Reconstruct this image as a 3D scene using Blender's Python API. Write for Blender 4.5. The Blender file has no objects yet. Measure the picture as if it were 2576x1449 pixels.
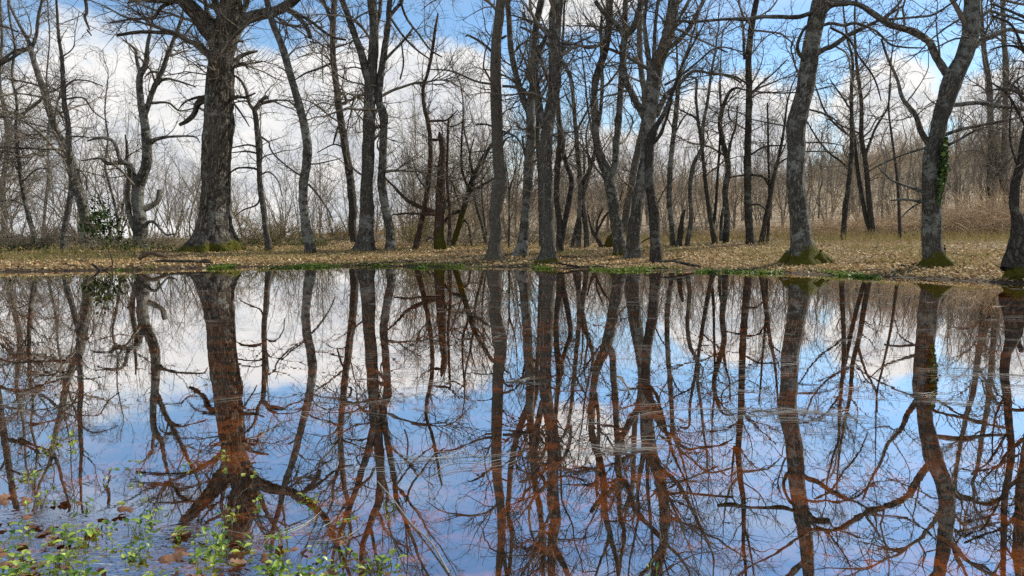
import bpy, math, random
import numpy as np
from mathutils import Vector
rng = np.random.default_rng(7)
random.seed(7)
R = math.radians
sc = bpy.context.scene
col = sc.collection

# ------------------------------------------------------------------ camera
F = 1935.0                    # focal length, in pixels of the 2576-wide view of the photograph
PITCH = R(4.95)
CAM_H = 1.0
cam_d = bpy.data.cameras.new('camera')
cam_d.sensor_width = 36.0
cam_d.lens = 36.0 * F / 2576.0
cam_d.clip_start = 0.05
cam_d.clip_end = 2000
cam = bpy.data.objects.new('camera', cam_d)
cam.location = (0, 0, CAM_H)
cam.rotation_euler = (R(90) - PITCH, 0, 0)
col.objects.link(cam)
sc.camera = cam

# ------------------------------------------------------------------ sun, sky, exposure
SUN_EL, SUN_AZ = R(36), R(62)          # azimuth clockwise from the view direction (+Y)
sun_d = bpy.data.lights.new('sun', 'SUN')
sun_d.energy = 5.0
sun_d.angle = R(0.5)
sun_d.color = (1.0, 0.93, 0.82)
sun = bpy.data.objects.new('sun', sun_d)
sd = Vector((math.sin(SUN_AZ) * math.cos(SUN_EL), math.cos(SUN_AZ) * math.cos(SUN_EL), math.sin(SUN_EL)))
sun.rotation_euler = sd.to_track_quat('Z', 'Y').to_euler()
sun.location = (20, 10, 30)
col.objects.link(sun)
sc.view_settings.view_transform = 'Standard'
sc.view_settings.look = 'None'
sc.view_settings.exposure = 0.0
sc.view_settings.gamma = 1.0
sc.render.engine = 'CYCLES'
sc.cycles.max_bounces = 8
sc.cycles.diffuse_bounces = 3
sc.cycles.glossy_bounces = 3
sc.cycles.transparent_max_bounces = 8
sc.cycles.transmission_bounces = 2
sc.cycles.caustics_reflective = False
sc.cycles.caustics_refractive = False
sc.cycles.sample_clamp_indirect = 6.0
sc.cycles.use_denoising = False


class NT:
    """small helper to write node trees"""
    def __init__(s, tree):
        s.t = tree
        s.t.nodes.clear()

    def n(s, typ, ins=None, **kw):
        nd = s.t.nodes.new('ShaderNode' + typ)
        for k, v in kw.items():
            setattr(nd, k, v)
        for k, v in (ins or {}).items():
            s.put(nd.inputs[k], v)
        return nd

    def put(s, sock, v):
        if isinstance(v, bpy.types.NodeSocket):
            s.t.links.new(v, sock)
        else:
            if isinstance(v, (tuple, list)) and len(v) == 3 and sock.type == 'RGBA':
                v = (*v, 1)
            sock.default_value = v

    def m(s, op, a, b=0.0, c=0.0, clamp=False):
        nd = s.n('Math', operation=op, use_clamp=clamp)
        for i, v in enumerate((a, b, c)):
            s.put(nd.inputs[i], v)
        return nd.outputs[0]

    def vm(s, op, a, b=(0, 0, 0)):
        nd = s.n('VectorMath', operation=op)
        s.put(nd.inputs[0], a)
        s.put(nd.inputs[1], b)
        return nd.outputs[0]

    def mix(s, f, a, b):
        nd = s.n('Mix', data_type='RGBA')
        s.put(nd.inputs[0], f)
        s.put(nd.inputs[6], a)
        s.put(nd.inputs[7], b)
        return nd.outputs[2]

    def ss(s, v, lo, hi, a=0.0, b=1.0):
        nd = s.n('MapRange', interpolation_type='SMOOTHSTEP')
        for i, q in enumerate((v, lo, hi, a, b)):
            s.put(nd.inputs[i], q)
        return nd.outputs[0]

    def noise(s, vec, scale, detail=4.0, rough=0.55, dist=0.0):
        nd = s.n('TexNoise', {'Scale': scale, 'Detail': detail, 'Roughness': rough, 'Distortion': dist})
        s.put(nd.inputs['Vector'], vec)
        return nd.outputs['Fac']


def build_world():
    w = bpy.data.worlds.new('World')
    sc.world = w
    w.use_nodes = True
    T = NT(w.node_tree)
    dirv = T.n('TexCoord').outputs['Generated']
    sep = T.n('SeparateXYZ', {0: dirv})
    X, Y, Z = sep.outputs
    az = T.m('MULTIPLY', T.m('ARCTAN2', X, Y), 57.2958)
    el = T.m('MULTIPLY', T.m('ARCSINE', Z), 57.2958)
    sky = T.n('TexSky', sky_type='NISHITA', sun_disc=False, sun_elevation=SUN_EL,
              sun_rotation=SUN_AZ, air_density=1.0, dust_density=0.15, ozone_density=1.3, altitude=200)
    skyc = T.vm('MULTIPLY', sky.outputs[0], (SKY_S * 0.82, SKY_S * 0.98, SKY_S * 1.10))
    # cloud banks by azimuth / elevation, edges broken by billowing noise
    uv = T.n('CombineXYZ', {0: T.m('MULTIPLY', az, 0.055), 1: T.m('MULTIPLY', el, 0.085), 2: 0.0}).outputs[0]
    n1 = T.noise(uv, 4.0, 7.0, 0.55)
    n2 = T.noise(uv, 1.3, 3.0, 0.5)
    best = None
    for a0, e0, ra, re in CLOUDS:
        da = T.m('DIVIDE', T.m('SUBTRACT', az, a0), ra)
        de = T.m('DIVIDE', T.m('SUBTRACT', el, e0), re)
        d = T.m('SQRT', T.m('ADD', T.m('MULTIPLY', da, da), T.m('MULTIPLY', de, de)))
        v = T.m('SUBTRACT', 1.0, d)
        best = v if best is None else T.m('SMOOTH_MAX', best, v, 0.15)
    low = T.ss(el, 8.5, 1.0, -0.35, 0.35)
    best = T.m('MAXIMUM', best, low)
    dens = T.m('ADD', best, T.m('MULTIPLY', T.m('SUBTRACT', n1, 0.5), 0.95))
    dens = T.m('ADD', dens, T.m('MULTIPLY', T.m('SUBTRACT', n2, 0.5), 0.5))
    mask = T.ss(dens, -0.07, 0.26)
    # thin veil higher up
    uv2 = T.n('CombineXYZ', {0: T.m('MULTIPLY', az, 0.02), 1: T.m('MULTIPLY', el, 0.07), 2: 3.0}).outputs[0]
    veil = T.ss(T.noise(uv2, 2.6, 5.0, 0.6), 0.45, 0.75, 0.0, 0.36)
    mask = T.m('MAXIMUM', mask, veil)
    thick = T.ss(dens, 0.05, 0.6)
    grey = T.ss(T.noise(uv, 3.6, 6.0, 0.62, 0.4), 0.32, 0.66)
    cc = T.mix(T.m('MULTIPLY', thick, grey), (1.02, 1.0, 0.97), (0.72, 0.76, 0.82))
    out = T.mix(mask, skyc, cc)
    bg = T.n('Background', {'Color': out, 'Strength': 1.0})
    T.t.links.new(bg.outputs[0], T.n('OutputWorld').inputs[0])


SKY_S = 0.150
CLOUDS = [(-26, 4, 13, 8.6), (-12, 4.5, 13, 10.0), (-5, 7.5, 5.5, 6.0), (-35, 2, 8, 7), (16, 5.5, 7, 5.2), (25.5, 7.5, 3.6, 4.2), (5, 15.8, 4.6, 2.6), (34, 6, 5, 5), (-52, 6, 8, 7), (8, 3.0, 8, 4.0), (60, 25, 18, 10), (-90, 20, 35, 14), (140, 20, 50, 18), (-150, 25, 45, 16)]
build_world()

# ------------------------------------------------------------------ geometry helpers
CP, SP = math.cos(PITCH), math.sin(PITCH)


def unproj(px, py, D):
    """photo pixel (2576 x 1449) -> point of the vertical plane y = D"""
    u = (px - 1288.0) / F
    v = -(py - 724.5) / F
    t = D / (CP + v * SP)
    return np.array([u * t, D, CAM_H + t * (v * CP - SP)])


def px_size(D, py=560.0):
    v = -(py - 724.5) / F
    return D / (CP + v * SP) / F


SHORE = [(-300, 690), (0, 684), (200, 682), (420, 678), (600, 673), (900, 671), (1200, 673), (1320, 675), (1500, 678), (1700, 681), (1900, 687), (2100, 693),
         (2300, 702), (2450, 709), (2576, 715), (2800, 726)]
_sx, _sy = [], []
for _px, _py in SHORE:
    v = -(_py - 724.5) / F
    t = CAM_H / (SP - v * CP)
    _sx.append((_px - 1288) / F * t)
    _sy.append(t * (CP + v * SP))
_sx, _sy = np.array(_sx), np.array(_sy)
HX = np.array([-160, -80, -45, -18, 0, 23, 35, 46, 57, 73, 120])
HZ = np.array([-4, -3.5, -2.5, -0.5, 2.0, 4.8, 6.2, 7.5, 9.0, 10.2, 11.0])


def sstep(x, a, b):
    t = np.clip((x - a) / (b - a), 0, 1)
    return t * t * (3 - 2 * t)


def _hash(ix, iy, iz):
    h = (ix * 374761393 + iy * 668265263 + iz * 2147483647 + 1013904223) & 0xFFFFFFFF
    h = ((h ^ (h >> 13)) * 1274126177) & 0xFFFFFFFF
    return ((h ^ (h >> 16)) & 0xFFFF) / 65535.0


def vnoise(p):
    p = np.asarray(p, float)
    i = np.floor(p).astype(np.int64)
    f = p - i
    f = f * f * (3 - 2 * f)
    r = 0
    for dx in (0, 1):
        wx = f[..., 0] if dx else 1 - f[..., 0]
        for dy in (0, 1):
            wy = f[..., 1] if dy else 1 - f[..., 1]
            for dz in (0, 1):
                wz = f[..., 2] if dz else 1 - f[..., 2]
                r = r + wx * wy * wz * _hash(i[..., 0] + dx, i[..., 1] + dy, i[..., 2] + dz)
    return r


def fbm(p, o=3):
    p = np.asarray(p, float)
    r, a, s = 0, 0.5, 0
    for k in range(o):
        r = r + a * vnoise(p * 2 ** k + 17.3 * k)
        s += a
        a *= 0.5
    return r / s


def shore(x):
    return np.interp(x, _sx, _sy)


def gz(x, y):
    x = np.asarray(x, float)
    y = np.asarray(y, float)
    q = np.stack([x * 0.9, y * 0.9, np.zeros_like(x + y)], -1)
    ys = shore(x) + (fbm(np.stack([x * 0.7, y * 0 + 3.1, y * 0], -1), 3) - 0.5) * 0.9
    t = y - ys
    w = sstep(x, 0.5, 9.0)
    tp = np.maximum(t, 0)
    land = (0.235 * (1 - np.exp(-tp / 4.0))) * (1 - w) + (0.50 * (1 - np.exp(-tp / 6.0))) * w
    land = land + 0.05 * np.exp(-((t - 1.2) / 1.2) ** 2) * (tp > 0) * sstep(x, -4, -8)
    far = sstep(y, 30, 110)
    hill = np.interp(x * 110 / np.maximum(y, 30), HX, HZ)
    land = land * (1 - far) + hill * far + sstep(y, 140, 260) * (-14)
    land = land + (fbm(q, 3) - 0.45) * 0.07 * sstep(t, 0.0, 2.0) + (fbm(q * 0.06, 3) - 0.5) * 3.0 * far
    depth = -np.minimum(0.30, 0.045 * np.maximum(-t, 0) + 0.01 * (t < 0))
    near = 0.28 * np.exp(-(((x + 1.75) / 1.15) ** 2 + ((y - 1.75) / 0.62) ** 2))
    depth = np.minimum(depth + near, -0.006 + (fbm(q * 6, 2) - 0.5) * 0.05 * (near > 0.1)) + (fbm(q * 2, 3) - 0.5) * 0.05 * (t < -0.3)
    z = np.where(t > 0, land, depth)
    back = sstep(y, 1.0, -0.6)
    return z * (1 - back) + 0.12 * back


def on_ground(px, py):
    """where the ray of a photo pixel meets the ground"""
    ds = np.concatenate([np.arange(2.0, 60, 0.05), np.arange(60, 200, 0.5)])
    v = -(py - 724.5) / F
    t = ds / (CP + v * SP)
    z = CAM_H + t * (v * CP - SP)
    x = (px - 1288) / F * t
    g = gz(x, ds)
    k = np.argmax((z <= np.maximum(g, 0.0)))
    if z[k] > max(g[k], 0):
        k = np.argmin(np.abs(ds - 40))
    return float(ds[k])


def mesh_obj(name, V, faces_list, mat, parent=None, smooth=True, attrs=None):
    """V (n,3); faces_list: arrays (m,3) or (m,4)"""
    me = bpy.data.meshes.new(name)
    V = np.ascontiguousarray(V, np.float32)
    faces_list = [np.asarray(f, np.int32) for f in faces_list if len(f)]
    tot = np.concatenate([np.full(len(f), f.shape[1], np.int32) for f in faces_list])
    loops = np.concatenate([f.ravel() for f in faces_list])
    me.vertices.add(len(V))
    me.vertices.foreach_set('co', V.ravel())
    me.loops.add(len(loops))
    me.loops.foreach_set('vertex_index', loops)
    me.polygons.add(len(tot))
    st = np.concatenate([[0], np.cumsum(tot)[:-1]]).astype(np.int32)
    me.polygons.foreach_set('loop_start', st)
    me.polygons.foreach_set('loop_total', tot)
    if smooth:
        me.polygons.foreach_set('use_smooth', np.ones(len(tot), bool))
    for k, a in (attrs or {}).items():
        a = np.asarray(a, np.float32)
        if a.ndim == 2:
            at = me.attributes.new(k, 'FLOAT_VECTOR', 'POINT')
            at.data.foreach_set('vector', a.ravel())
        else:
            at = me.attributes.new(k, 'FLOAT', 'POINT')
            at.data.foreach_set('value', a)
    me.update(calc_edges=True)
    me.materials.append(mat)
    o = bpy.data.objects.new(name, me)
    col.objects.link(o)
    if parent is not None:
        o.parent = parent
        o.matrix_parent_inverse = parent.matrix_basis.inverted()
    return o


def empty(name, loc, label, cat, group=None):
    o = bpy.data.objects.new(name, None)
    o.location = [float(q) for q in loc]
    o.empty_display_size = 0.2
    o['label'] = label
    o['category'] = cat
    if group:
        o['group'] = group
    col.objects.link(o)
    return o


def tag(o, label=None, cat=None, group=None, kind=None):
    for k, v in (('label', label), ('category', cat), ('group', group), ('kind', kind)):
        if v:
            o[k] = v
    return o


def norm(a):
    return a / np.maximum(np.linalg.norm(a, axis=-1, keepdims=True), 1e-9)


def tubes(P, Rr, S=3):
    """many thin tubes at once: P (N,K,3), Rr (N,K) -> verts, quads"""
    N, K = Rr.shape
    T = np.empty_like(P)
    T[:, 1:-1] = P[:, 2:] - P[:, :-2]
    T[:, 0] = P[:, 1] - P[:, 0]
    T[:, -1] = P[:, -1] - P[:, -2]
    T = norm(T)
    ref = norm(rng.normal(size=(N, 1, 3)))
    A = norm(np.cross(T, np.broadcast_to(ref, T.shape)))
    B = np.cross(T, A)
    th = np.arange(S) * 2 * np.pi / S
    V = P[:, :, None, :] + Rr[:, :, None, None] * (A[:, :, None, :] * np.cos(th)[None, None, :, None] + B[:, :, None, :] * np.sin(th)[None, None, :, None])
    idx = np.arange(N * K * S).reshape(N, K, S)
    a = idx[:, :-1, :]
    b = np.roll(a, -1, 2)
    d = idx[:, 1:, :]
    c = np.roll(d, -1, 2)
    return V.reshape(-1, 3), np.stack([a, b, c, d], -1).reshape(-1, 4)


class Acc:
    """gathers verts and faces for one mesh"""
    def __init__(s):
        s.V, s.F, s.n, s.A = [], [], 0, []

    def add(s, V, Fq, a=None):
        s.V.append(V)
        s.F.append(np.asarray(Fq) + s.n)
        s.n += len(V)
        if a is not None:
            s.A.append(a)

    def obj(s, name, mat, parent=None, smooth=True, attr=None):
        f4 = [f for f in s.F if f.shape[1] == 4]
        f3 = [f for f in s.F if f.shape[1] == 3]
        fl = ([np.concatenate(f4)] if f4 else []) + ([np.concatenate(f3)] if f3 else [])
        return mesh_obj(name, np.concatenate(s.V), fl, mat, parent, smooth, {attr: np.concatenate(s.A)} if attr else None)


def resample(P, W, n=None, step=None):
    """Catmull-Rom through points, evenly resampled"""
    P = np.asarray(P, float)
    W = np.asarray(W, float)
    if len(P) == 2:
        Pd = P[0] + (P[1] - P[0]) * np.linspace(0, 1, 20)[:, None]
        Wd = np.linspace(W[0], W[1], 20)
    else:
        Q = np.concatenate([[2 * P[0] - P[1]], P, [2 * P[-1] - P[-2]]])
        out, ow = [], []
        for i in range(len(P) - 1):
            t = np.linspace(0, 1, 12, endpoint=(i == len(P) - 2))[:, None]
            p0, p1, p2, p3 = Q[i:i + 4]
            out.append(0.5 * (2 * p1 + (p2 - p0) * t + (2 * p0 - 5 * p1 + 4 * p2 - p3) * t ** 2 + (3 * p1 - p0 - 3 * p2 + p3) * t ** 3))
            ow.append(W[i] + (W[i + 1] - W[i]) * (t[:, 0] ** 2 * (3 - 2 * t[:, 0])))
        Pd, Wd = np.concatenate(out), np.concatenate(ow)
    s = np.concatenate([[0], np.cumsum(np.linalg.norm(np.diff(Pd, axis=0), axis=1))])
    if n is None:
        n = max(4, int(s[-1] / step) + 1)
    q = np.linspace(0, s[-1], n)
    return np.stack([np.interp(q, s, Pd[:, k]) for k in range(3)], 1), np.interp(q, s, Wd), q


def bark_tube(P, W, S, step, rough=0.06, flare=0.0, ground_z=0.0, seed=0.0, mossy=0.0, closed_tip=True, mh=0.5):
    """one limb or trunk with lumpy bark; W = radius. Returns verts, quads, tris, attrs"""
    P, W, s = resample(P, W, step=step)
    n = len(P)
    T = np.gradient(P, axis=0)
    T = norm(T)
    A = np.empty((n, 3))
    a = np.cross(T[0], [0.0, 1.0, 0.0])
    if np.linalg.norm(a) < 0.1:
        a = np.cross(T[0], [1.0, 0, 0])
    for i in range(n):
        a = a - T[i] * np.dot(a, T[i])
        a = a / np.linalg.norm(a)
        A[i] = a
    B = np.cross(T, A)
    th = np.linspace(0, 2 * np.pi, S, endpoint=False)
    c, sn = np.cos(th), np.sin(th)
    rm = W.mean()
    # lumps (big) and furrows (small, long along the limb)
    co = np.stack(np.broadcast_arrays(c[None, :], sn[None, :], s[:, None] * 0), -1)
    q1 = np.stack(np.broadcast_arrays(c[None, :] * 1.1 + seed, sn[None, :] * 1.1, s[:, None] * 0.9 / max(rm * 2.2, 0.06)), -1)
    lump = fbm(q1, 2) - 0.5
    k = 3.2 + 7 * rm
    q2 = np.stack(np.broadcast_arrays(c[None, :] * k + seed, sn[None, :] * k, s[:, None] * 4.5), -1)
    fur = 1 - np.abs(2 * fbm(q2, 2) - 1) * 2.2
    rad = W[:, None] * (1 + 0.30 * lump + rough * fur)
    if flare > 0:
        h = np.clip((P[:, 2] - ground_z), -0.3, 5)
        butt = 0.5 * np.cos(3 * th + seed * 5) + 0.35 * np.cos(5 * th + seed * 3 + 1) + 0.3 * np.cos(2 * th + seed)
        rad = rad * (1 + flare * np.exp(-np.maximum(h, 0) / 0.28)[:, None] * butt[None, :])
    V = P[:, None, :] + rad[:, :, None] * (A[:, None, :] * c[None, :, None] + B[:, None, :] * sn[None, :, None])
    idx = np.arange(n * S).reshape(n, S)
    a0 = idx[:-1]
    b0 = np.roll(a0, -1, 1)
    d0 = idx[1:]
    c0 = np.roll(d0, -1, 1)
    quads = np.stack([a0, b0, c0, d0], -1).reshape(-1, 4)
    V = V.reshape(-1, 3)
    tip = np.stack([idx[-1], np.roll(idx[-1], -1), np.full(S, n * S)], -1)
    V = np.concatenate([V, [P[-1] + T[-1] * W[-1] * 0.3]])
    bk = np.stack(np.broadcast_arrays(c[None, :] * rm, sn[None, :] * rm, s[:, None]), -1).reshape(-1, 3) + seed * 3.7
    bk = np.concatenate([bk, bk[-1:]])
    hh = V[:, 2] - ground_z
    side = (norm(V - np.concatenate([np.repeat(P, S, 0), P[-1:]]))[:, 0] * 0.5 + 0.5)
    moss = np.clip(1.25 - hh / (mh * (0.45 + 0.75 * side + 0.8 * (fbm(V * 5, 2) - 0.4))), 0, 1) * mossy
    return V, quads, tip, bk, moss


def spawn(P, Rr, dens, lo, hi, K, amin=30, amax=65, up=0.1, wander=0.18, rf=0.6, rmin=0.003, tmin=0.15, tmax=1.0, absl=None, zmin=None, droop=0.0):
    """children of parent polylines P (N,K0,3)"""
    N, K0 = Rr.shape
    seg = np.linalg.norm(np.diff(P, axis=1), axis=2).sum(1)
    cnt = rng.poisson(seg * dens * (tmax - tmin))
    pi = np.repeat(np.arange(N), cnt)
    n = len(pi)
    if n == 0:
        return np.zeros((0, K, 3)), np.zeros((0, K))
    t = rng.uniform(tmin, tmax, n)
    x = t * (K0 - 1)
    i = np.minimum(x.astype(int), K0 - 2)
    f = (x - i)[:, None]
    p0 = P[pi, i] * (1 - f) + P[pi, i + 1] * f
    T = norm(P[pi, i + 1] - P[pi, i])
    r = Rr[pi, i] * (1 - f[:, 0]) + Rr[pi, i + 1] * f[:, 0]
    if zmin is not None:
        keep = p0[:, 2] > zmin + rng.exponential(0.5, n)
        pi, t, p0, T, r = pi[keep], t[keep], p0[keep], T[keep], r[keep]
        n = len(pi)
        if n == 0:
            return np.zeros((0, K, 3)), np.zeros((0, K))
    nn = norm(np.cross(T, rng.normal(size=(n, 3))))
    ang = np.radians(rng.uniform(amin, amax, n))[:, None]
    d = norm(np.cos(ang) * T + np.sin(ang) * nn + np.array([0, 0, up]))
    if absl is not None:
        L = absl(r, t, n)
    else:
        L = seg[pi] * rng.uniform(lo, hi, n) * (1.05 - 0.5 * t)
    st = (L / (K - 1))[:, None]
    Q = np.empty((n, K, 3))
    Q[:, 0] = p0
    bend = rng.normal(size=(n, 3)) * wander * 0.5
    for k in range(1, K):
        d = norm(d + rng.normal(size=(n, 3)) * wander + bend + np.array([0, 0, up * 0.35 - droop]))
        Q[:, k] = Q[:, k - 1] + d * st
    r0 = np.minimum(r * rf, 0.004 + L * 0.014)
    r0 = np.maximum(r0, rmin)
    tt = np.linspace(0, 1, K)[None, :]
    RR = r0[:, None] * (1 - tt * 0.8)
    return Q, np.maximum(RR, rmin * 0.75)


# ------------------------------------------------------------------ materials
def new_mat(name):
    m = bpy.data.materials.new(name)
    m.use_nodes = True
    return m, NT(m.node_tree)


def finish(T, sh, disp=None):
    o = T.n('OutputMaterial')
    T.t.links.new(sh, o.inputs[0])


def bark_mat(name, ridge, furrow, lichen, lich_amt, scale=1.0, bump=0.9):
    m, T = new_mat(name)
    bk = T.n('Attribute', attribute_name='bark').outputs['Vector']
    moss = T.n('Attribute', attribute_name='moss').outputs['Fac']
    rnd = T.n('ObjectInfo').outputs['Random']
    v = T.vm('MULTIPLY', bk, (1.0, 1.0, 0.17))
    warp = T.n('TexNoise', {'Vector': bk, 'Scale': 9.0, 'Detail': 3.0}).outputs['Color']
    v = T.vm('ADD', v, T.vm('MULTIPLY', T.vm('SUBTRACT', warp, (0.5, 0.5, 0.5)), (0.09, 0.09, 0.05)))
    vor = T.n('TexVoronoi', {'Vector': v, 'Scale': 26.0 * scale}, feature='DISTANCE_TO_EDGE').outputs['Distance']
    crack = T.ss(vor, 0.0, 0.30)
    fine = T.noise(bk, 55.0 * scale, 4.0, 0.65)
    h = T.m('MULTIPLY', crack, T.m('ADD', 0.6, T.m('MULTIPLY', fine, 0.5)))
    c = T.mix(h, furrow, ridge)
    big = T.noise(T.vm('MULTIPLY', bk, (1, 1, 0.35)), 4.5, 4.0, 0.6)
    c = T.mix(T.ss(big, 0.38, 0.68, 0.0, 0.6), c, tuple(q * 0.5 for q in ridge))
    groove = T.noise(T.vm('MULTIPLY', bk, (1, 1, 0.07)), 24.0 * scale, 3.0, 0.6)
    gr = T.ss(T.m('ABSOLUTE', T.m('SUBTRACT', groove, 0.5)), 0.0, 0.07)
    h = T.m('MULTIPLY', h, T.m('ADD', 0.35, T.m('MULTIPLY', gr, 0.65)))
    c = T.mix(T.m('MULTIPLY', T.m('SUBTRACT', 1.0, gr), 0.6), c, furrow)
    lo = T.m('ADD', 0.83 - lich_amt * 0.24, T.m('MULTIPLY', rnd, 0.10))
    patch = T.ss(T.m('ADD', T.noise(bk, 7.0, 6.0, 0.72), T.m('MULTIPLY', T.noise(bk, 1.6, 2.0, 0.5), 0.5)), lo, T.m('ADD', lo, 0.14))
    c = T.mix(T.m('MULTIPLY', patch, 0.65), c, lichen)
    yel = T.m('MULTIPLY', T.ss(T.noise(bk, 7.0, 4.0, 0.6), 0.58, 0.74), 0.5)
    c = T.mix(yel, c, (0.10, 0.10, 0.035))
    var = T.m('ADD', 0.8, T.m('MULTIPLY', rnd, 0.45))
    c = T.vm('SCALE', c)
    T.put(c.node.inputs['Scale'], var)
    mc = T.mix(T.noise(bk, 40.0, 3.0, 0.6), (0.03, 0.034, 0.005), (0.13, 0.12, 0.012))
    mm = T.ss(T.m('ADD', moss, T.m('MULTIPLY', T.m('SUBTRACT', T.noise(bk, 14.0, 4.0, 0.65), 0.5), 0.9)), 0.35, 0.6)
    c = T.mix(mm, c, mc)
    bp = T.n('Bump', {'Strength': bump, 'Distance': 0.02, 'Height': T.m('ADD', h, T.m('MULTIPLY', fine, 0.35))})
    b = T.n('BsdfPrincipled', {'Base Color': c, 'Roughness': 0.9, 'Normal': bp.outputs[0]})
    b.inputs['Specular IOR Level'].default_value = 0.2
    finish(T, b.outputs[0])
    return m


def flat_mat(name, c1, c2, scale=3.0, rough=0.85, spec=0.2, attr=None, obj_var=0.0, transl=0.0):
    """two-tone procedural colour; by vertex attribute when given"""
    m, T = new_mat(name)
    if attr:
        f = T.n('Attribute', attribute_name=attr).outputs['Fac']
    else:
        f = T.ss(T.noise(T.n('TexCoord').outputs['Object'], scale, 4.0, 0.6), 0.3, 0.7)
    if isinstance(c1, list):
        r = T.n('ValToRGB', {'Fac': f})
        els = r.color_ramp.elements
        while len(els) < len(c1):
            els.new(0.5)
        for i, c in enumerate(c1):
            els[i].position = i / (len(c1) - 1)
            els[i].color = (*c, 1)
        c = r.outputs[0]
    else:
        c = T.mix(f, c1, c2)
    if obj_var:
        rnd = T.n('ObjectInfo').outputs['Random']
        c = T.vm('SCALE', c)
        T.put(c.node.inputs['Scale'], T.m('ADD', 1 - obj_var / 2, T.m('MULTIPLY', rnd, obj_var)))
    b = T.n('BsdfPrincipled', {'Base Color': c, 'Roughness': rough})
    b.inputs['Specular IOR Level'].default_value = spec
    sh = b.outputs[0]
    if transl:
        tr = T.n('BsdfTranslucent', {'Color': c})
        mx = T.n('MixShader', {0: transl})
        T.t.links.new(sh, mx.inputs[1])
        T.t.links.new(tr.outputs[0], mx.inputs[2])
        sh = mx.outputs[0]
    finish(T, sh)
    return m


M = {}
M['oak'] = bark_mat('oak_bark', (0.26, 0.225, 0.175), (0.02, 0.016, 0.012), (0.37, 0.375, 0.335), 0.35, 0.72, 1.0)
M['bark'] = bark_mat('grey_bark', (0.24, 0.22, 0.18), (0.035, 0.03, 0.024), (0.33, 0.335, 0.30), 0.45, 1.15)
M['lichen'] = bark_mat('lichen_bark', (0.26, 0.245, 0.20), (0.04, 0.035, 0.028), (0.36, 0.37, 0.33), 0.6, 1.05)
M['dark'] = bark_mat('dark_bark', (0.16, 0.14, 0.112), (0.028, 0.024, 0.019), (0.23, 0.235, 0.20), 0.3, 1.15)
M['smooth'] = bark_mat('smooth_bark', (0.19, 0.172, 0.135), (0.06, 0.052, 0.04), (0.27, 0.28, 0.25), 0.3, 1.8, 0.3)
M['red'] = bark_mat('red_dead_bark', (0.20, 0.13, 0.085), (0.05, 0.03, 0.02), (0.33, 0.31, 0.27), 0.3, 1.1)
M['twig'] = flat_mat('twig_bark', (0.10, 0.083, 0.064), (0.28, 0.24, 0.185), 1.5)
M['twig_pale'] = flat_mat('pale_twig_bark', (0.16, 0.14, 0.11), (0.36, 0.315, 0.25), 1.5)
M['shrub'] = flat_mat('shrub_twig', (0.42, 0.31, 0.19), (0.76, 0.60, 0.40), 1.6, obj_var=0.3, transl=0.3)
M['shrub_olive'] = flat_mat('olive_shrub_twig', (0.13, 0.105, 0.045), (0.24, 0.20, 0.085), 0.7, obj_var=0.35)
M['shrub_dark'] = flat_mat('dark_shrub_twig', (0.16, 0.13, 0.09), (0.32, 0.265, 0.19), 0.7, obj_var=0.35)
M['wood'] = bark_mat('bare_dead_wood', (0.30, 0.23, 0.16), (0.06, 0.045, 0.03), (0.4, 0.38, 0.33), 0.2, 1.2)
M['moss'] = flat_mat('moss', [(0.03, 0.022, 0.006), (0.035, 0.048, 0.005), (0.06, 0.06, 0.008), (0.125, 0.115, 0.012)], None, attr='tint', rough=0.95)
M['ivy'] = flat_mat('ivy_leaf', [(0.02, 0.042, 0.012), (0.05, 0.09, 0.024), (0.13, 0.18, 0.05)], None, attr='tint', rough=0.7, spec=0.12, transl=0.15)
M['litter'] = flat_mat('dead_leaf', [(0.12, 0.065, 0.025), (0.34, 0.215, 0.09), (0.58, 0.42, 0.20), (0.80, 0.66, 0.42)], None, attr='tint', rough=0.75, transl=0.2)
M['wetleaf'] = flat_mat('wet_dead_leaf', [(0.045, 0.014, 0.006), (0.13, 0.05, 0.02), (0.30, 0.17, 0.10)], None, attr='tint', rough=0.55, spec=0.25, transl=0.1)
M['drygrass'] = flat_mat('dry_grass', [(0.22, 0.17, 0.06), (0.42, 0.33, 0.14), (0.30, 0.33, 0.08)], None, attr='tint', transl=0.25)
M['shoregreen'] = flat_mat('shore_green', [(0.07, 0.11, 0.012), (0.14, 0.22, 0.025), (0.26, 0.32, 0.06)], None, attr='tint', rough=0.5, transl=0.3)
M['straw'] = flat_mat('straw', [(0.20, 0.18, 0.12), (0.36, 0.34, 0.27), (0.56, 0.55, 0.50)], None, attr='tint', rough=0.5, spec=0.4)
M['plant'] = flat_mat('plant_leaf', [(0.05, 0.12, 0.03), (0.17, 0.31, 0.045), (0.36, 0.48, 0.07), (0.58, 0.64, 0.16)], None, attr='tint', rough=0.35, spec=0.5, transl=0.35, obj_var=0.5)
M['stem'] = flat_mat('plant_stem', (0.20, 0.26, 0.06), (0.30, 0.28, 0.12), 20.0, transl=0.2)
M['conifer'] = flat_mat('conifer_needles', [(0.06, 0.085, 0.06), (0.10, 0.13, 0.09), (0.15, 0.18, 0.13)], None, attr='tint')


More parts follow.
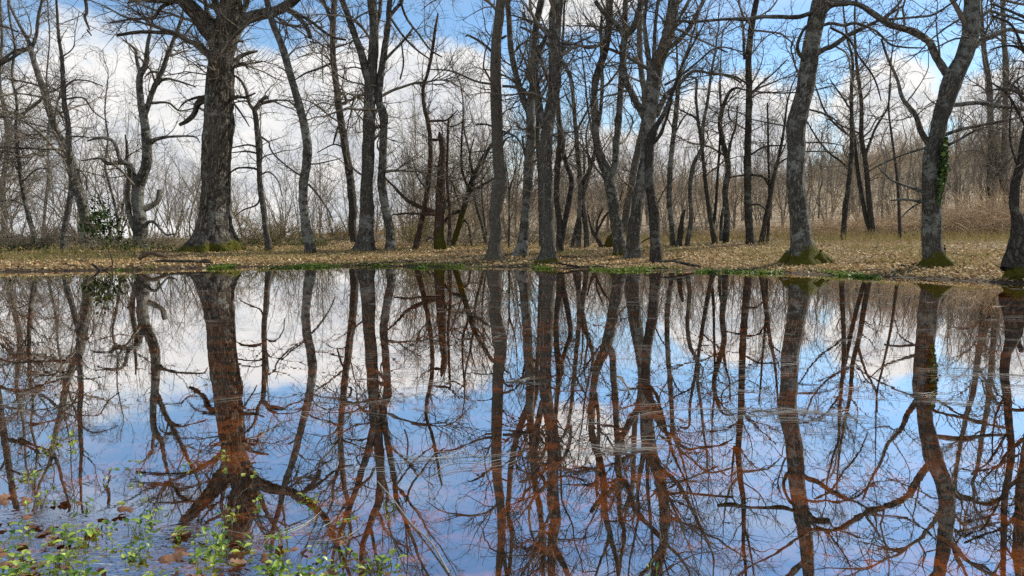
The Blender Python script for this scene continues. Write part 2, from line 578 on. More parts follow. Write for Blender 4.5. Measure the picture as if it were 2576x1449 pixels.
def ground_mat():
    m, T = new_mat('ground_soil')
    P = T.n('NewGeometry').outputs['Position']
    sep = T.n('SeparateXYZ', {0: P})
    X, Y, Z = sep.outputs
    v = T.n('TexVoronoi', {'Vector': T.vm('MULTIPLY', P, (1, 1, 0.3)), 'Scale': 13.0, 'Randomness': 1.0})
    r = T.n('ValToRGB', {'Fac': T.n('SeparateColor', {0: v.outputs['Color']}).outputs[0]})
    els = r.color_ramp.elements
    for p, c in ((0.0, (0.06, 0.032, 0.014)), (0.35, (0.17, 0.095, 0.042)), (0.7, (0.30, 0.195, 0.095)), (1.0, (0.44, 0.32, 0.18))):
        e = els.new(p) if p not in (0.0, 1.0) else els[0 if p == 0 else -1]
        e.color = (*c, 1)
    lit = r.outputs[0]
    grass = T.mix(T.noise(P, 20.0, 4.0, 0.7), (0.10, 0.10, 0.02), (0.30, 0.25, 0.085))
    lit = T.mix(T.ss(T.noise(P, 0.55, 4.0, 0.6), 0.47, 0.62, 0.0, 0.75), lit, grass)
    field = T.mix(T.noise(P, 0.6, 5.0, 0.7), (0.30, 0.22, 0.125), (0.56, 0.44, 0.27))
    c = T.mix(T.ss(Y, 26.0, 40.0), lit, field)
    # wet black mud along the edge of the water
    mudn = T.m('ADD', Z, T.m('MULTIPLY', T.m('SUBTRACT', T.noise(P, 3.0, 4.0, 0.6), 0.5), 0.05))
    mud = T.mix(T.noise(P, 30.0, 3.0, 0.6), (0.018, 0.014, 0.01), (0.075, 0.05, 0.03))
    c = T.mix(T.m('MULTIPLY', T.ss(mudn, 0.075, 0.03), 0.85), c, mud)
    # bottom of the pond: rust brown sunken leaves
    v2 = T.n('TexVoronoi', {'Vector': T.vm('ADD', P, T.vm('MULTIPLY', T.n('TexNoise', {'Vector': P, 'Scale': 8.0}).outputs['Color'], (0.12, 0.12, 0.0))), 'Scale': 9.0})
    bl = T.mix(T.n('SeparateColor', {0: v2.outputs['Color']}).outputs[1], (0.26, 0.11, 0.014), (0.95, 0.45, 0.055))
    bl = T.mix(T.ss(T.noise(T.vm('MULTIPLY', P, (0.8, 2.2, 1)), 1.5, 5.0, 0.65), 0.40, 0.60), bl, (0.035, 0.014, 0.004))
    c = T.mix(T.ss(Z, -0.004, -0.03), c, bl)
    bp = T.n('Bump', {'Strength': 0.6, 'Distance': 0.03, 'Height': T.m('ADD', v.outputs['Distance'], T.noise(P, 40.0, 3.0))})
    b = T.n('BsdfPrincipled', {'Base Color': c, 'Roughness': 0.85, 'Normal': bp.outputs[0]})
    b.inputs['Specular IOR Level'].default_value = 0.25
    finish(T, b.outputs[0])
    return m


def water_mat():
    m, T = new_mat('pond_water')
    P = T.n('NewGeometry').outputs['Position']
    sep = T.n('SeparateXYZ', {0: P})
    X, Y, Z = sep.outputs
    # still water: faint long swell, a finer shiver farther out, dimples where plants pierce the surface
    sw = T.noise(T.vm('MULTIPLY', P, (0.8, 1.6, 1)), 1.6, 3.0, 0.5)
    fin = T.noise(T.vm('MULTIPLY', P, (1.0, 2.4, 1)), 9.0, 3.0, 0.6)
    # shallow film over the mud in the near left corner
    du = T.m('DIVIDE', T.m('ADD', X, 1.75), 1.25)
    dv = T.m('DIVIDE', T.m('SUBTRACT', Y, 1.85), 0.75)
    dd = T.m('SQRT', T.m('ADD', T.m('MULTIPLY', du, du), T.m('MULTIPLY', dv, dv)))
    film = T.ss(dd, 1.05, 0.55)
    rip = T.noise(T.vm('MULTIPLY', P, (0.7, 1.5, 1)), 26.0, 1.0, 0.5, 0.8)
    patch = T.ss(T.noise(P, 0.9, 3.0, 0.5), 0.45, 0.7)
    h = T.m('ADD', T.m('MULTIPLY', sw, 0.0004), T.m('MULTIPLY', T.m('MULTIPLY', fin, patch), 0.00006))
    h = T.m('ADD', h, T.m('MULTIPLY', T.m('MULTIPLY', rip, film), 0.0030))
    bp = T.n('Bump', {'Strength': 1.0, 'Distance': 1.0, 'Height': h})
    g = T.n('BsdfGlossy', {'Color': (1, 1, 1), 'Roughness': 0.0, 'Normal': bp.outputs[0]})
    tr = T.n('BsdfTransparent', {'Color': (0.97, 0.67, 0.24)})
    fac = T.n('LayerWeight', {'Blend': 0.5, 'Normal': bp.outputs[0]}).outputs['Facing']
    refl = T.n('MapRange', {0: fac, 1: 0.30, 2: 0.98, 3: 0.43, 4: 0.985})
    mx = T.n('MixShader', {0: refl.outputs[0]})
    T.t.links.new(tr.outputs[0], mx.inputs[1])
    T.t.links.new(g.outputs[0], mx.inputs[2])
    finish(T, mx.outputs[0])
    return m


M['ground'] = ground_mat()
M['water'] = water_mat()

# ------------------------------------------------------------------ ground and water
xs = np.concatenate([np.linspace(-260, -40, 45), np.linspace(-39, -15, 60), np.arange(-14.8, 14.9, 0.16), np.linspace(15, 39, 60), np.linspace(40, 260, 45)])
yy = np.concatenate([np.linspace(-40, -5, 8), np.arange(-4, 11, 0.2), np.arange(11, 27, 0.13), np.linspace(27.3, 60, 60), np.linspace(61, 320, 90)])
gx, gy = np.meshgrid(xs, yy)
G = np.stack([gx, gy, gz(gx, gy)], -1).reshape(-1, 3)
ii = np.arange(len(xs) * len(yy)).reshape(len(yy), len(xs))
gq = np.stack([ii[:-1, :-1], ii[:-1, 1:], ii[1:, 1:], ii[1:, :-1]], -1).reshape(-1, 4)
tag(mesh_obj('ground', G, [gq], M['ground']), kind='structure')
wx, wy = np.meshgrid(np.linspace(-45, 45, 30), np.linspace(-2.2, 21.5, 20))
W_ = np.stack([wx, wy, wx * 0], -1).reshape(-1, 3)
ii = np.arange(600).reshape(20, 30)
tag(mesh_obj('water', W_, [np.stack([ii[:-1, :-1], ii[:-1, 1:], ii[1:, 1:], ii[1:, :-1]], -1).reshape(-1, 4)], M['water']), kind='structure')


# ------------------------------------------------------------------ trees traced from the photograph
OX = {1: 0.0, 2: 638.9, 3: 1277.8, 4: 1873.2}
CS = 0.49807                      # crop pixels -> pixels of the 2576-wide view


def path3d(pts, cr, D, dy=0.0, wob=0.0, seed=0):
    """crop-space (x, y, width) list -> 3-D points and radii; dy = drift in depth over the path"""
    P, Wd = [], []
    n = len(pts)
    last = pts[0][2]
    for i, p in enumerate(pts):
        x, y = p[0] * CS + OX[cr], p[1] * CS
        w = p[2] if len(p) > 2 else max(last * 0.75, 2.5)
        last = w
        d = D + dy * (i / max(n - 1, 1)) + wob * math.sin(seed * 1.7 + i * 1.3)
        P.append(unproj(x, y, d))
        Wd.append(w * CS * px_size(d, y) * 0.5)
    return np.array(P), np.array(Wd)


def build_crown(sk, tree, mat, dens, zmin, levels=3, lf=1.0, up=0.18, twig=1.0):
    """branches and twigs along the skeleton lines sk = [(P, R)]"""
    K0 = 20
    PP, RR = [], []
    for P, Wd in sk:
        p, w, _ = resample(P, Wd, n=K0)
        PP.append(p)
        RR.append(w)
    PP, RR = np.array(PP), np.array(RR)

    def al(r, t, n):
        return np.clip((0.5 + r * 11) * rng.uniform(0.5, 1.8, n), 0.5, 3.8) * lf
    acc = Acc()
    P1, R1 = spawn(PP, RR, 2.3 * dens, 0, 0, 12, 35, 85, up * 0.8, 0.19, 0.45, 0.009, 0.05, 1.0, absl=al, zmin=zmin)
    P1b, R1b = spawn(PP, RR, 5.0 * dens, 0, 0, 6, 35, 85, up, 0.24, 0.35, 0.0048, 0.05, 1.0, absl=lambda r, t, n: rng.uniform(0.2, 0.9, n) * lf, zmin=zmin)
    if len(P1):
        acc.add(*tubes(P1, R1, 4))
        P2, R2 = spawn(P1, R1, 6.2 * twig, 0.2, 0.65, 6, 25, 70, up * 0.6, 0.24, 0.6, 0.0048, 0.10, 1.0)
        acc.add(*tubes(P2, R2, 3))
        if levels > 2:
            P2 = np.concatenate([P2, P1b])
            R2 = np.concatenate([R2, R1b])
            P3, R3 = spawn(P2, R2, 7.0 * twig, 0.25, 0.65, 4, 25, 70, up * 0.5, 0.24, 0.7, 0.0036, 0.12, 1.0)
            acc.add(*tubes(P3, R3, 3))
    if len(P1b):
        acc.add(*tubes(P1b, R1b, 3))
    if acc.n:
        acc.obj('crown', mat, tree)


NTREE = [0]


def tree(name, label, cr, pts, limbs=(), D=None, mat='bark', twm='twig', dens=1.0, zmin=1.6, ext=4.0, flare=0.18, moss=0.0, mh=0.5, cat='tree',
         lf=1.0, levels=3, S=None, rough=0.085, wob=0.08, sink=0.3, group=None, twig=1.0, up=0.18, roots=0):
    """one tree: trunk, traced limbs and a crown of finer branches"""
    NTREE[0] += 1
    sd_ = NTREE[0] * 1.37
    bx, by = pts[0][0] * CS + OX[cr], pts[0][1] * CS
    if D is None:
        D = on_ground(bx, by)
    P, Wd = path3d(pts, cr, D, 0.0, 0.0)
    # gentle wander in depth, none at the foot
    wv = wob * np.sin(sd_ + np.linspace(0, 5, len(P))) * np.linspace(0, 1, len(P))
    P, Wd = path3d2(pts, cr, D + wv)
    g0 = float(gz(P[0][0], D))
    root = empty(name, (P[0][0], D, g0), label, cat, group)
    foot = P[0].copy()
    foot[2] = min(g0, P[0][2]) - sink
    P = np.concatenate([[foot], P])
    Wd = np.concatenate([[Wd[0] * 1.12], Wd])
    if Wd[1] > 1.25 * Wd[2]:
        Wd[0] = Wd[1] * 1.2
    lr = random.Random(int(sd_ * 100))
    skel = []
    if ext > 0:
        d = norm(P[-1] - P[-2])
        q, w = P[-1], Wd[-1]
        n = 6
        ep, ew = [], []
        for k in range(1, n + 1):
            d = norm(d + np.array([lr.gauss(0, .16), lr.gauss(0, .16), 0.10]))
            ep.append(q + d * ext / n * 1.0)
            q = ep[-1]
            ew.append(max(w * (1 - k / n * 0.88), 0.008))
        P = np.concatenate([P, ep])
        Wd = np.concatenate([Wd, ew])
    big = Wd[2]
    S = S or int(np.clip(big * 190, 9, 40))
    V, q, tp, bk, ms = bark_tube(P, Wd, S, float(np.clip(big * 0.30, 0.035, 0.12)), rough, flare, g0, sd_, moss, mh=mh)
    mesh_obj('trunk', V, [q, tp], M[mat], root, True, {'bark': bk, 'moss': ms})
    skel.append((P[1:], Wd[1:]))
    extra = []
    if roots:
        rb = Wd[1]
        for k in range(roots):
            a = 2 * math.pi * (k + lr.uniform(-.3, .3)) / roots
            L = rb * lr.uniform(0.6, 1.1)
            rp, rw = [], []
            for u in np.linspace(0, 1, 6):
                rr = rb * 0.55 + L * u
                px_, py_ = P[1][0] + rr * math.cos(a + 0.3 * u), D + rr * math.sin(a + 0.3 * u)
                rp.append([px_, py_, float(gz(px_, py_)) + rb * 0.42 * (1 - u) ** 1.8 - 0.02 - 0.03 * u])
                rw.append(rb * 0.30 * (1 - 0.8 * u))
            V, q, tp, bk, ms = bark_tube(np.array(rp), np.array(rw), 10, 0.06, rough, 0, g0, sd_ + k, moss, mh=mh)
            mesh_obj('root', V, [q, tp], M[mat], root, True, {'bark': bk, 'moss': ms})
    if ext > 0:      # a second leader above the traced part
        for j in range(2):
            i0 = len(P) - 6 + j * 2
            d = norm(norm(P[i0] - P[i0 - 1]) + np.array([lr.choice((-1, 1)) * lr.uniform(.5, .9), lr.uniform(-.6, .6), 0.1]))
            q, w = P[i0], Wd[i0] * 0.6
            ep, ew = [q], [w]
            for k in range(1, 6):
                d = norm(d + np.array([lr.gauss(0, .16), lr.gauss(0, .16), 0.14]))
                q = q + d * ext * 0.16
                ep.append(q)
                ew.append(max(w * (1 - k / 5 * .85), .006))
            extra.append((np.array(ep), np.array(ew)))
    for k, lb in enumerate(limbs):
        lc = cr
        if isinstance(lb[0], int):
            lc, lb = lb[0], lb[1:]
        base = lb[0]
        drift = lr.uniform(-0.7, 0.7) * min(1.0, len(lb) * 0.2)
        e = 0.0
        lp, lw = path3d(lb, lc, D, drift)
        if lb[-1][1] <= 0 and lw[-1] > 0.02:
            d = norm(lp[-1] - lp[-2])
            q, w = lp[-1], lw[-1]
            ep, ew = [], []
            for j in range(1, 6):
                d = norm(d + np.array([lr.gauss(0, .17), lr.gauss(0, .17), 0.08]))
                q = q + d * min(ext or 2.5, 3.2) / 5
                ep.append(q)
                ew.append(max(w * (1 - j / 5 * .85), .006))
            lp = np.concatenate([lp, ep])
            lw = np.concatenate([lw, ew])
        extra.append((lp, lw))
    for lp, lw in extra:
        r0 = lw[:2].mean()
        V, q, tp, bk, ms = bark_tube(lp, lw, int(np.clip(r0 * 190, 6, 28)), float(np.clip(r0 * 0.4, 0.03, 0.09)), rough, 0, -9, sd_ + len(skel), 0)
        mesh_obj('limb', V, [q, tp], M[mat], root, True, {'bark': bk, 'moss': ms})
        skel.append((lp, lw))
    if dens > 0:
        build_crown(skel, root, M[twm], dens, g0 + zmin, levels, lf, up, twig)
    root['depth_m'] = D
    return root, D, g0


def path3d2(pts, cr, Ds):
    P, Wd = [], []
    last = pts[0][2]
    for p, d in zip(pts, Ds):
        x, y = p[0] * CS + OX[cr], p[1] * CS
        w = p[2] if len(p) > 2 else max(last * 0.75, 2.5)
        last = w
        P.append(unproj(x, y, d))
        Wd.append(w * CS * px_size(d, y) * 0.5)
    return np.array(P), np.array(Wd)


def leaf_cards(C, size, tilt, aspect=0.6, bend=0.25, seed_tint=None, nrm=None):
    """many small bent leaves: C (n,3) centres, size (n,), tilt = spread of the normals -> verts, quads, tint"""
    n = len(C)
    if nrm is None:
        nrm = np.tile([0, 0, 1.0], (n, 1))
    N = norm(nrm + rng.normal(size=(n, 3)) * tilt)
    A = norm(np.cross(N, rng.normal(size=(n, 3))))
    B = np.cross(N, A)
    L = size[:, None]
    Wd = L * aspect * 0.5
    dn = N * L * bend * rng.uniform(-1, 1, (n, 1))
    p = [C - A * L * .5, C - A * L * .12 + B * Wd, C + A * L * .28 + B * Wd * .85, C + A * L * .5 + dn,
         C + A * L * .28 - B * Wd * .85 + dn * .3, C - A * L * .12 - B * Wd]
    mid1 = C - A * L * .1 - dn * .35
    V = np.stack(p + [mid1], 1).reshape(-1, 3)
    b = np.arange(n)[:, None] * 7
    q = np.concatenate([b + np.array([[0, 6, 2, 1]]), b + np.array([[6, 4, 3, 2]]), b + np.array([[0, 5, 4, 6]])])
    t = rng.uniform(0, 1, n) if seed_tint is None else seed_tint
    return V, q, np.repeat(t, 7)


def moss_skirt(root, x, y, z, r, h, side=0.0, n=1600, spread=0.4):
    """moss part: little tufts clothing the foot of a trunk, more of them on the sunny side"""
    th = rng.uniform(0, 2 * np.pi, n)
    lob = fbm(np.stack([np.cos(th) * 2.2 + x, np.sin(th) * 2.2, th * 0 + 1.5], -1), 3)
    hh = rng.uniform(0, 1, n) ** 1.7 * h * np.clip((lob - 0.30) * 3.6, 0, 1.3) * (0.8 + 0.35 * np.cos(th - side))
    hh = np.maximum(hh, 0)
    rr = r * (0.62 + (0.30 + spread) * np.exp(-hh / 0.16))
    C = np.stack([x + rr * np.cos(th), y + rr * np.sin(th), hh], -1)
    C[:, 2] += gz(C[:, 0], C[:, 1]) * (hh < 0.1) + z * (hh >= 0.1)
    N = np.stack([np.cos(th), np.sin(th), np.full(n, 0.7)], -1)
    V, q, t = leaf_cards(C, rng.uniform(.03, .075, n), 0.5, 0.7, 0.4, nrm=N, seed_tint=np.clip(1.5 * (fbm(C * 7, 3) - 0.22) + rng.normal(size=n) * 0.12, 0, 1))
    mesh_obj('moss', V, [q], M['moss'], root, False, {'tint': t})


# ---- left side
tree('bare_tree', 'far left grey tree with dense low side branches at the frame edge', 1,
     [(28, 1200, 34), (20, 1080, 28), (12, 950, 26), (28, 830, 22), (40, 700, 20), (20, 540, 18), (-5, 400, 16), (10, 200, 12), (0, 0, 10)],
     [[(30, 830, 12), (90, 790, 8), (160, 800, 5)], [(20, 600, 12), (80, 560, 8), (170, 540, 5)]], dens=1.6, zmin=0.3, up=0.0, twig=1.2)
tree('bare_tree', 'slim left tree rising beside the frame edge left of the leaning tree', 1,
     [(185, 1250, 26), (160, 1150, 24), (135, 1050, 22), (110, 930, 20), (95, 800, 18), (80, 650, 14), (85, 520, 13), (60, 380, 12), (75, 240, 11), (50, 100, 9), (40, 0, 8)],
     [[(95, 800, 9), (40, 760, 7), (-20, 770, 5)], [(110, 920, 8), (180, 860, 6), (240, 850, 4)], [(130, 1040, 8), (60, 1010, 6), (-10, 1020, 4)]], dens=1.7, zmin=0.4, up=0.0, twig=1.2)
tree('bare_tree', 'thin pale stem between the slim left tree and the ivy bush', 1,
     [(215, 1215, 16), (228, 1050, 14), (245, 880, 13), (240, 720, 11), (250, 560, 9), (235, 400, 8), (250, 200, 6), (240, 0, 5)], dens=1.5, zmin=0.4, up=0.0)
tree('bare_tree', 'straight slender tree passing behind the leaning left tree', 1,
     [(320, 1275, 30), (325, 1170, 28), (345, 1060, 28), (362, 930, 26), (350, 780, 26), (345, 640, 24), (325, 520, 24), (320, 420, 22), (312, 290, 18), (297, 190, 14), (290, 80, 12), (286, -20, 10)],
     [[(325, 440, 12), (380, 405, 9), (450, 410, 7), (520, 435, 5)], [(330, 500, 10), (420, 495, 8), (470, 560, 6), (550, 620, 5)],
      [(345, 690, 9), (420, 690, 6), (450, 700, 4)], [(312, 290, 8), (370, 240, 6), (380, 160, 4), (400, 60, 4)]], dens=1.3, zmin=1.0)
tree('leaning_tree', 'tall grey tree leaning left with dark ivy bush at its foot', 1,
     [(447, 1255, 74), (440, 1190, 56), (430, 1100, 48), (395, 960, 46), (355, 800, 42), (325, 740, 36), (270, 620, 32), (225, 470, 30), (180, 340, 26), (155, 250, 24), (140, 200, 18), (100, 130, 14), (60, 50, 11), (40, -10, 10)],
     [[(160, 245, 18), (183, 180, 16), (192, 90, 14), (212, 0, 12)], [(150, 240, 20), (95, 268, 18), (50, 300, 16), (-10, 330, 14)],
      [(230, 475, 14), (200, 510, 14), (110, 575, 12), (40, 560, 9), (-20, 520, 8)], [(300, 690, 10), (230, 660, 7), (150, 700, 5)],
      [(225, 470, 10), (290, 450, 8), (340, 410, 6)], [(390, 850, 8), (430, 890, 7), (440, 960, 5)]], mat='lichen', dens=1.2, zmin=1.6)
tree('pollard_oak', 'gnarled old pollard oak with burr and broken side limbs behind the pond', 1,
     [(706, 1258, 84), (706, 1220, 66), (712, 1160, 66), (706, 1090, 58), (695, 1010, 52), (702, 930, 50), (738, 840, 46), (742, 730, 45), (728, 610, 38), (708, 490, 30), (706, 390, 28), (738, 320, 24), (745, 230, 18), (765, 130, 12), (775, 30, 8)],
     [[(728, 590, 28), (748, 530, 26), (775, 450, 24), (822, 350, 22), (850, 270, 20), (880, 190, 16), (915, 95, 12), (930, 20, 9)],
      [(695, 960, 40), (675, 900, 34), (660, 850, 34), (650, 830, 30)], [(660, 840, 26), (620, 820, 24), (545, 825, 20), (500, 800, 10), (410, 812, 6)],
      [(605, 805, 20), (585, 740, 18), (560, 705, 16), (500, 697, 14), (440, 712, 8)], [(640, 820, 16), (640, 740, 12), (632, 680, 6)],
      [(680, 1165, 26), (648, 1060, 24), (645, 980, 22), (655, 880, 20), (655, 850, 18)],
      [(715, 1060, 30), (760, 1042, 26), (798, 1012, 24), (806, 962, 22)], [(735, 1150, 18), (745, 1125, 16), (775, 1120, 14), (800, 1145, 12), (840, 1185, 10), (880, 1180, 7)],
      [(755, 720, 26), (800, 700, 18), (870, 690, 12), (980, 690, 8), (1010, 720, 5)], [(708, 380, 18), (690, 300, 16), (682, 250, 14), (640, 215, 8), (610, 190, 5)],
      [(775, 450, 14), (830, 400, 12), (900, 410, 10), (990, 440, 6)], [(765, 520, 14), (850, 520, 10), (910, 560, 8), (1000, 540, 5)], [(805, 365, 12), (760, 365, 10), (730, 390, 6)]],
     mat='lichen', dens=1.0, zmin=1.6, S=24, rough=0.12, twig=0.9)
tree('sapling', 'thin bare stem just left of the gnarled pollard oak', 1,
     [(605, 1230, 14), (585, 1060, 13), (552, 930, 12), (530, 830, 10), (545, 700, 8), (530, 560, 7), (545, 400, 5)], dens=0.9, zmin=1.0, ext=1.0)
big_oak = tree('old_oak', 'massive old oak with mossy foot and furrowed bark, thickest trunk of all', 1,
     [(1082, 1268, 262), (1082, 1248, 250), (1082, 1222, 224), (1082, 1172, 182), (1084, 1120, 160), (1086, 1066, 147), (1088, 950, 135), (1092, 830, 130), (1100, 700, 142), (1108, 640, 142), (1103, 560, 128), (1108, 480, 126), (1115, 380, 118),
      (1120, 290, 116), (1130, 215, 128), (1150, 140, 118), (1162, 60, 108), (1162, -30, 100)],
     [[(1105, 250, 80), (1090, 200, 86), (1048, 150, 82), (1000, 80, 76), (950, 25, 68), (900, -30, 60)],
      [(1130, 180, 40), (1090, 120, 34), (1050, 70, 26), (1040, 20, 20), (1030, -30, 16)],
      [(1150, 130, 40), (1105, 60, 36), (1085, 10, 32), (1075, -40, 28)],
      [(1160, 190, 80), (1200, 130, 66), (1250, 92, 54), (1320, 72, 50), (1400, 52, 46), (1460, 18, 44), (1510, -20, 36)],
      [2, (170, 45, 26), (215, 80, 24), (262, 130, 22), (285, 188, 20)], [2, (205, 60, 16), (290, 110, 14), (340, 150, 14), (400, 188, 13), (465, 202, 10)], [2, (280, 210, 8), (330, 220, 7), (380, 250, 6)],
      [(1075, 310, 40), (1058, 285, 34), (1020, 240, 26), (960, 210, 22), (880, 172, 20), (800, 163, 18), (690, 163, 16), (590, 178, 14)],
      [(935, 20, 30), (880, 8, 22), (815, 38, 18), (770, 92, 14), (680, 95, 10), (555, 115, 8)], [(905, 8, 24), (800, 5, 18), (700, 3, 16), (655, 10, 12), (648, 45, 8)],
      [(1120, 210, 20), (1165, 198, 16), (1230, 212, 10)], [(1165, 340, 36), (1190, 310, 28), (1215, 285, 20), (1260, 266, 16), (1300, 258, 11)], [(1195, 330, 14), (1235, 318, 12), (1248, 345, 10)],
      [(1075, 500, 52), (1040, 500, 40), (1000, 525, 30), (980, 575, 24), (945, 610, 22), (908, 630, 16)], [(1050, 495, 20), (1000, 492, 14), (935, 515, 9), (900, 555, 5)],
      [(1150, 505, 24), (1195, 490, 18), (1240, 490, 12), (1290, 470, 8)], [(1180, 520, 12), (1230, 590, 8), (1260, 640, 5)], [(1210, 80, 34), (1240, 30, 28), (1255, -20, 24)], [(440, 150, 8), (462, 180, 6)],
      [(430, -20, 18), (438, 60, 15), (428, 85, 14), (452, 150, 9)]],
     mat='oak', dens=0.8, zmin=3.0, S=64, rough=0.10, flare=0.16, moss=1.0, mh=0.30, ext=4.5, roots=7)
tree('slim_tree', 'slim grey tree with snapped top just right of the massive oak', 1,
     [(1360, 1270, 36), (1345, 1170, 29), (1330, 1050, 28), (1315, 950, 26), (1308, 800, 26), (1300, 680, 25), (1292, 600, 24), (1283, 545, 22)],
     [[(1285, 560, 18), (1258, 520, 15), (1240, 450, 14), (1215, 405, 12), (1183, 380, 8)], [(1285, 555, 22), (1310, 520, 20), (1342, 488, 18), (1352, 500, 10)], [(1260, 520, 10), (1235, 510, 9), (1170, 520, 6)],
      [(1308, 860, 12), (1270, 848, 11), (1200, 850, 9), (1155, 878, 7)], [(1303, 745, 10), (1250, 732, 9), (1165, 748, 6)], [(1303, 775, 9), (1240, 765, 8), (1168, 772, 5)],
      [2, (35, 690, 10), (75, 720, 9), (80, 745, 9), (110, 790, 8), (180, 850, 6), (240, 890, 5)], [2, (35, 880, 8), (80, 870, 8), (125, 920, 7), (140, 990, 5)], [(1318, 960, 9), (1300, 1030, 9), (1230, 1060, 7), (1190, 1090, 4)],
      [(1320, 520, 10), (1380, 510, 8), (1420, 530, 6), (1500, 560, 4)]], dens=0.9, zmin=2.0, ext=0)
# ---- centre left
tree('bent_tree', 'grey tree bending left then right, second right of the massive oak', 2,
     [(287, 1282, 60), (280, 1230, 52), (265, 1150, 46), (250, 1050, 41), (250, 930, 42), (265, 830, 44), (270, 740, 44), (250, 620, 40), (225, 520, 36), (190, 400, 34), (160, 290, 34), (125, 190, 32), (90, 100, 30), (62, -10, 27)],
     [[(175, 380, 8), (150, 350, 7), (122, 340, 6)], [(245, 600, 8), (190, 520, 8), (120, 505, 7), (60, 510, 5)], [(275, 830, 9), (330, 825, 7), (440, 800, 5)], [(240, 890, 9), (180, 850, 8), (110, 790, 6)], [(275, 930, 12), (320, 980, 10), (375, 1060, 8), (400, 1120, 6)]],
     mat='lichen', dens=0.9, moss=0.6, mh=0.12)
tree('leaning_tree', 'brown grey tree leaning left, foot hidden by the twin trunk beside it', 2,
     [(508, 1225, 40), (497, 1150, 38), (500, 1050, 40), (485, 900, 38), (460, 740, 36), (435, 580, 34), (415, 420, 30), (400, 300, 28), (397, 200, 28), (400, 100, 27), (407, -10, 26)],
     [[(395, 110, 20), (372, 55, 18), (348, -10, 16)], [(390, 320, 12), (320, 350, 10), (260, 370, 9), (205, 405, 6)], [(430, 470, 12), (455, 480, 12), (465, 520, 12), (445, 530, 8)], [(425, 640, 12), (410, 690, 10), (400, 730, 7)],
      [(445, 740, 8), (400, 730, 7), (320, 770, 5)], [(480, 830, 9), (540, 880, 9), (600, 885, 8)], [(395, 250, 8), (350, 225, 7), (345, 330, 6), (350, 420, 5)]], mat='dark', dens=0.9)
tree('forked_tree', 'stout central left tree forking into two tall stems above flared foot', 2,
     [(560, 1272, 116), (562, 1230, 92), (567, 1160, 74), (570, 1080, 66), (568, 950, 60), (575, 820, 58), (580, 650, 58), (585, 500, 58), (592, 390, 58), (600, 300, 50), (608, 150, 44), (600, 50, 42), (588, -20, 40)],
     [[(582, 410, 40), (566, 370, 38), (542, 270, 36), (510, 180, 33), (472, 70, 30), (438, -20, 28)], [(612, 150, 20), (632, 80, 20), (640, 10, 18), (630, -30, 16)], [(560, 250, 8), (530, 230, 6)]],
     mat='bark', dens=0.9, S=32, flare=0.25, roots=6)
tree('slim_tree', 'grey tree close on the right of the stout forked tree', 2,
     [(692, 1270, 52), (686, 1150, 43), (662, 1050, 40), (645, 930, 40), (650, 800, 37), (655, 680, 36), (650, 580, 38), (630, 500, 36), (640, 380, 34), (655, 280, 31), (670, 180, 28), (680, 90, 26), (690, -10, 24)],
     [[(685, 85, 20), (715, 45, 18), (745, 15, 14), (760, -20, 12)], [(650, 315, 16), (700, 262, 13), (760, 200, 12), (805, 140, 9)], [(735, -10, 12), (770, 90, 11), (830, 170, 10), (890, 250, 9), (952, 290, 7)],
      [(690, 90, 12), (730, 150, 11), (765, 195, 11), (820, 250, 9), (890, 300, 7)], [(745, 215, 8), (755, 320, 8), (738, 400, 9)], [(650, 640, 20), (620, 640, 18), (605, 660, 12)], [(655, 540, 14), (672, 580, 10), (675, 620, 6)]],
     dens=0.9)
tree('sapling', 'thin crooked leaning tree with snapped tip before the dead trunk', 2,
     [(815, 1260, 32), (835, 1170, 28), (855, 1080, 25), (875, 960, 24), (890, 830, 22), (890, 720, 22), (880, 620, 22), (860, 540, 20), (855, 450, 16), (880, 360, 16), (900, 260, 16), (915, 150, 14), (930, 68, 9)],
     [[(885, 612, 12), (930, 610, 12), (975, 605, 9), (1030, 555, 6)], [(855, 440, 10), (840, 430, 8)], [(890, 700, 10), (915, 710, 10), (935, 705, 9)], [(870, 950, 8), (830, 900, 7), (800, 800, 5)]], dens=1.0, zmin=1.4, ext=0, mat='red')
tree('dead_tree', 'dead reddish snag with broken top and mossy low side limbs', 2,
     [(940, 1262, 62), (934, 1190, 50), (937, 1110, 44), (941, 980, 42), (946, 850, 36), (953, 760, 30), (944, 700, 26), (936, 668, 12)],
     [[(925, 1078, 26), (840, 1080, 14), (770, 1078, 10), (700, 1085, 7)], [(915, 1072, 26), (850, 1050, 22), (770, 1008, 17), (700, 935, 12), (645, 885, 8)], [(945, 710, 14), (905, 702, 8)],
      [(960, 620, 8), (1000, 640, 8), (1060, 610, 5)], [(985, 1240, 20), (990, 1080, 16), (975, 900, 14), (978, 740, 13), (982, 600, 10)], [(925, 1220, 14), (890, 1200, 10), (870, 1220, 8)]], mat='red', dens=1.1, zmin=0.7, ext=0, moss=0.7, mh=0.9, rough=0.1)
tree('leaning_tree', 'mossy tangled tree sprawling right beside the dead snag', 2,
     [(1000, 1250, 30), (1020, 1190, 28), (1055, 1070, 30), (1085, 970, 28), (1110, 890, 24), (1150, 810, 22), (1195, 740, 18), (1250, 690, 14), (1290, 660, 10)],
     [[(1060, 1060, 20), (1000, 1080, 16), (960, 1120, 14)], [(1090, 965, 18), (1130, 950, 14), (1180, 920, 12), (1265, 870, 7)], [(1085, 960, 14), (1050, 850, 12), (1050, 700, 10), (1055, 600, 6)], [(1110, 900, 12), (1090, 800, 10), (1110, 700, 6)],
      [(1040, 1110, 14), (1080, 1130, 12), (1100, 1240, 12)]], mat='dark', dens=1.7, zmin=0.5, ext=0, moss=0.6, mh=2.5, twig=1.2)
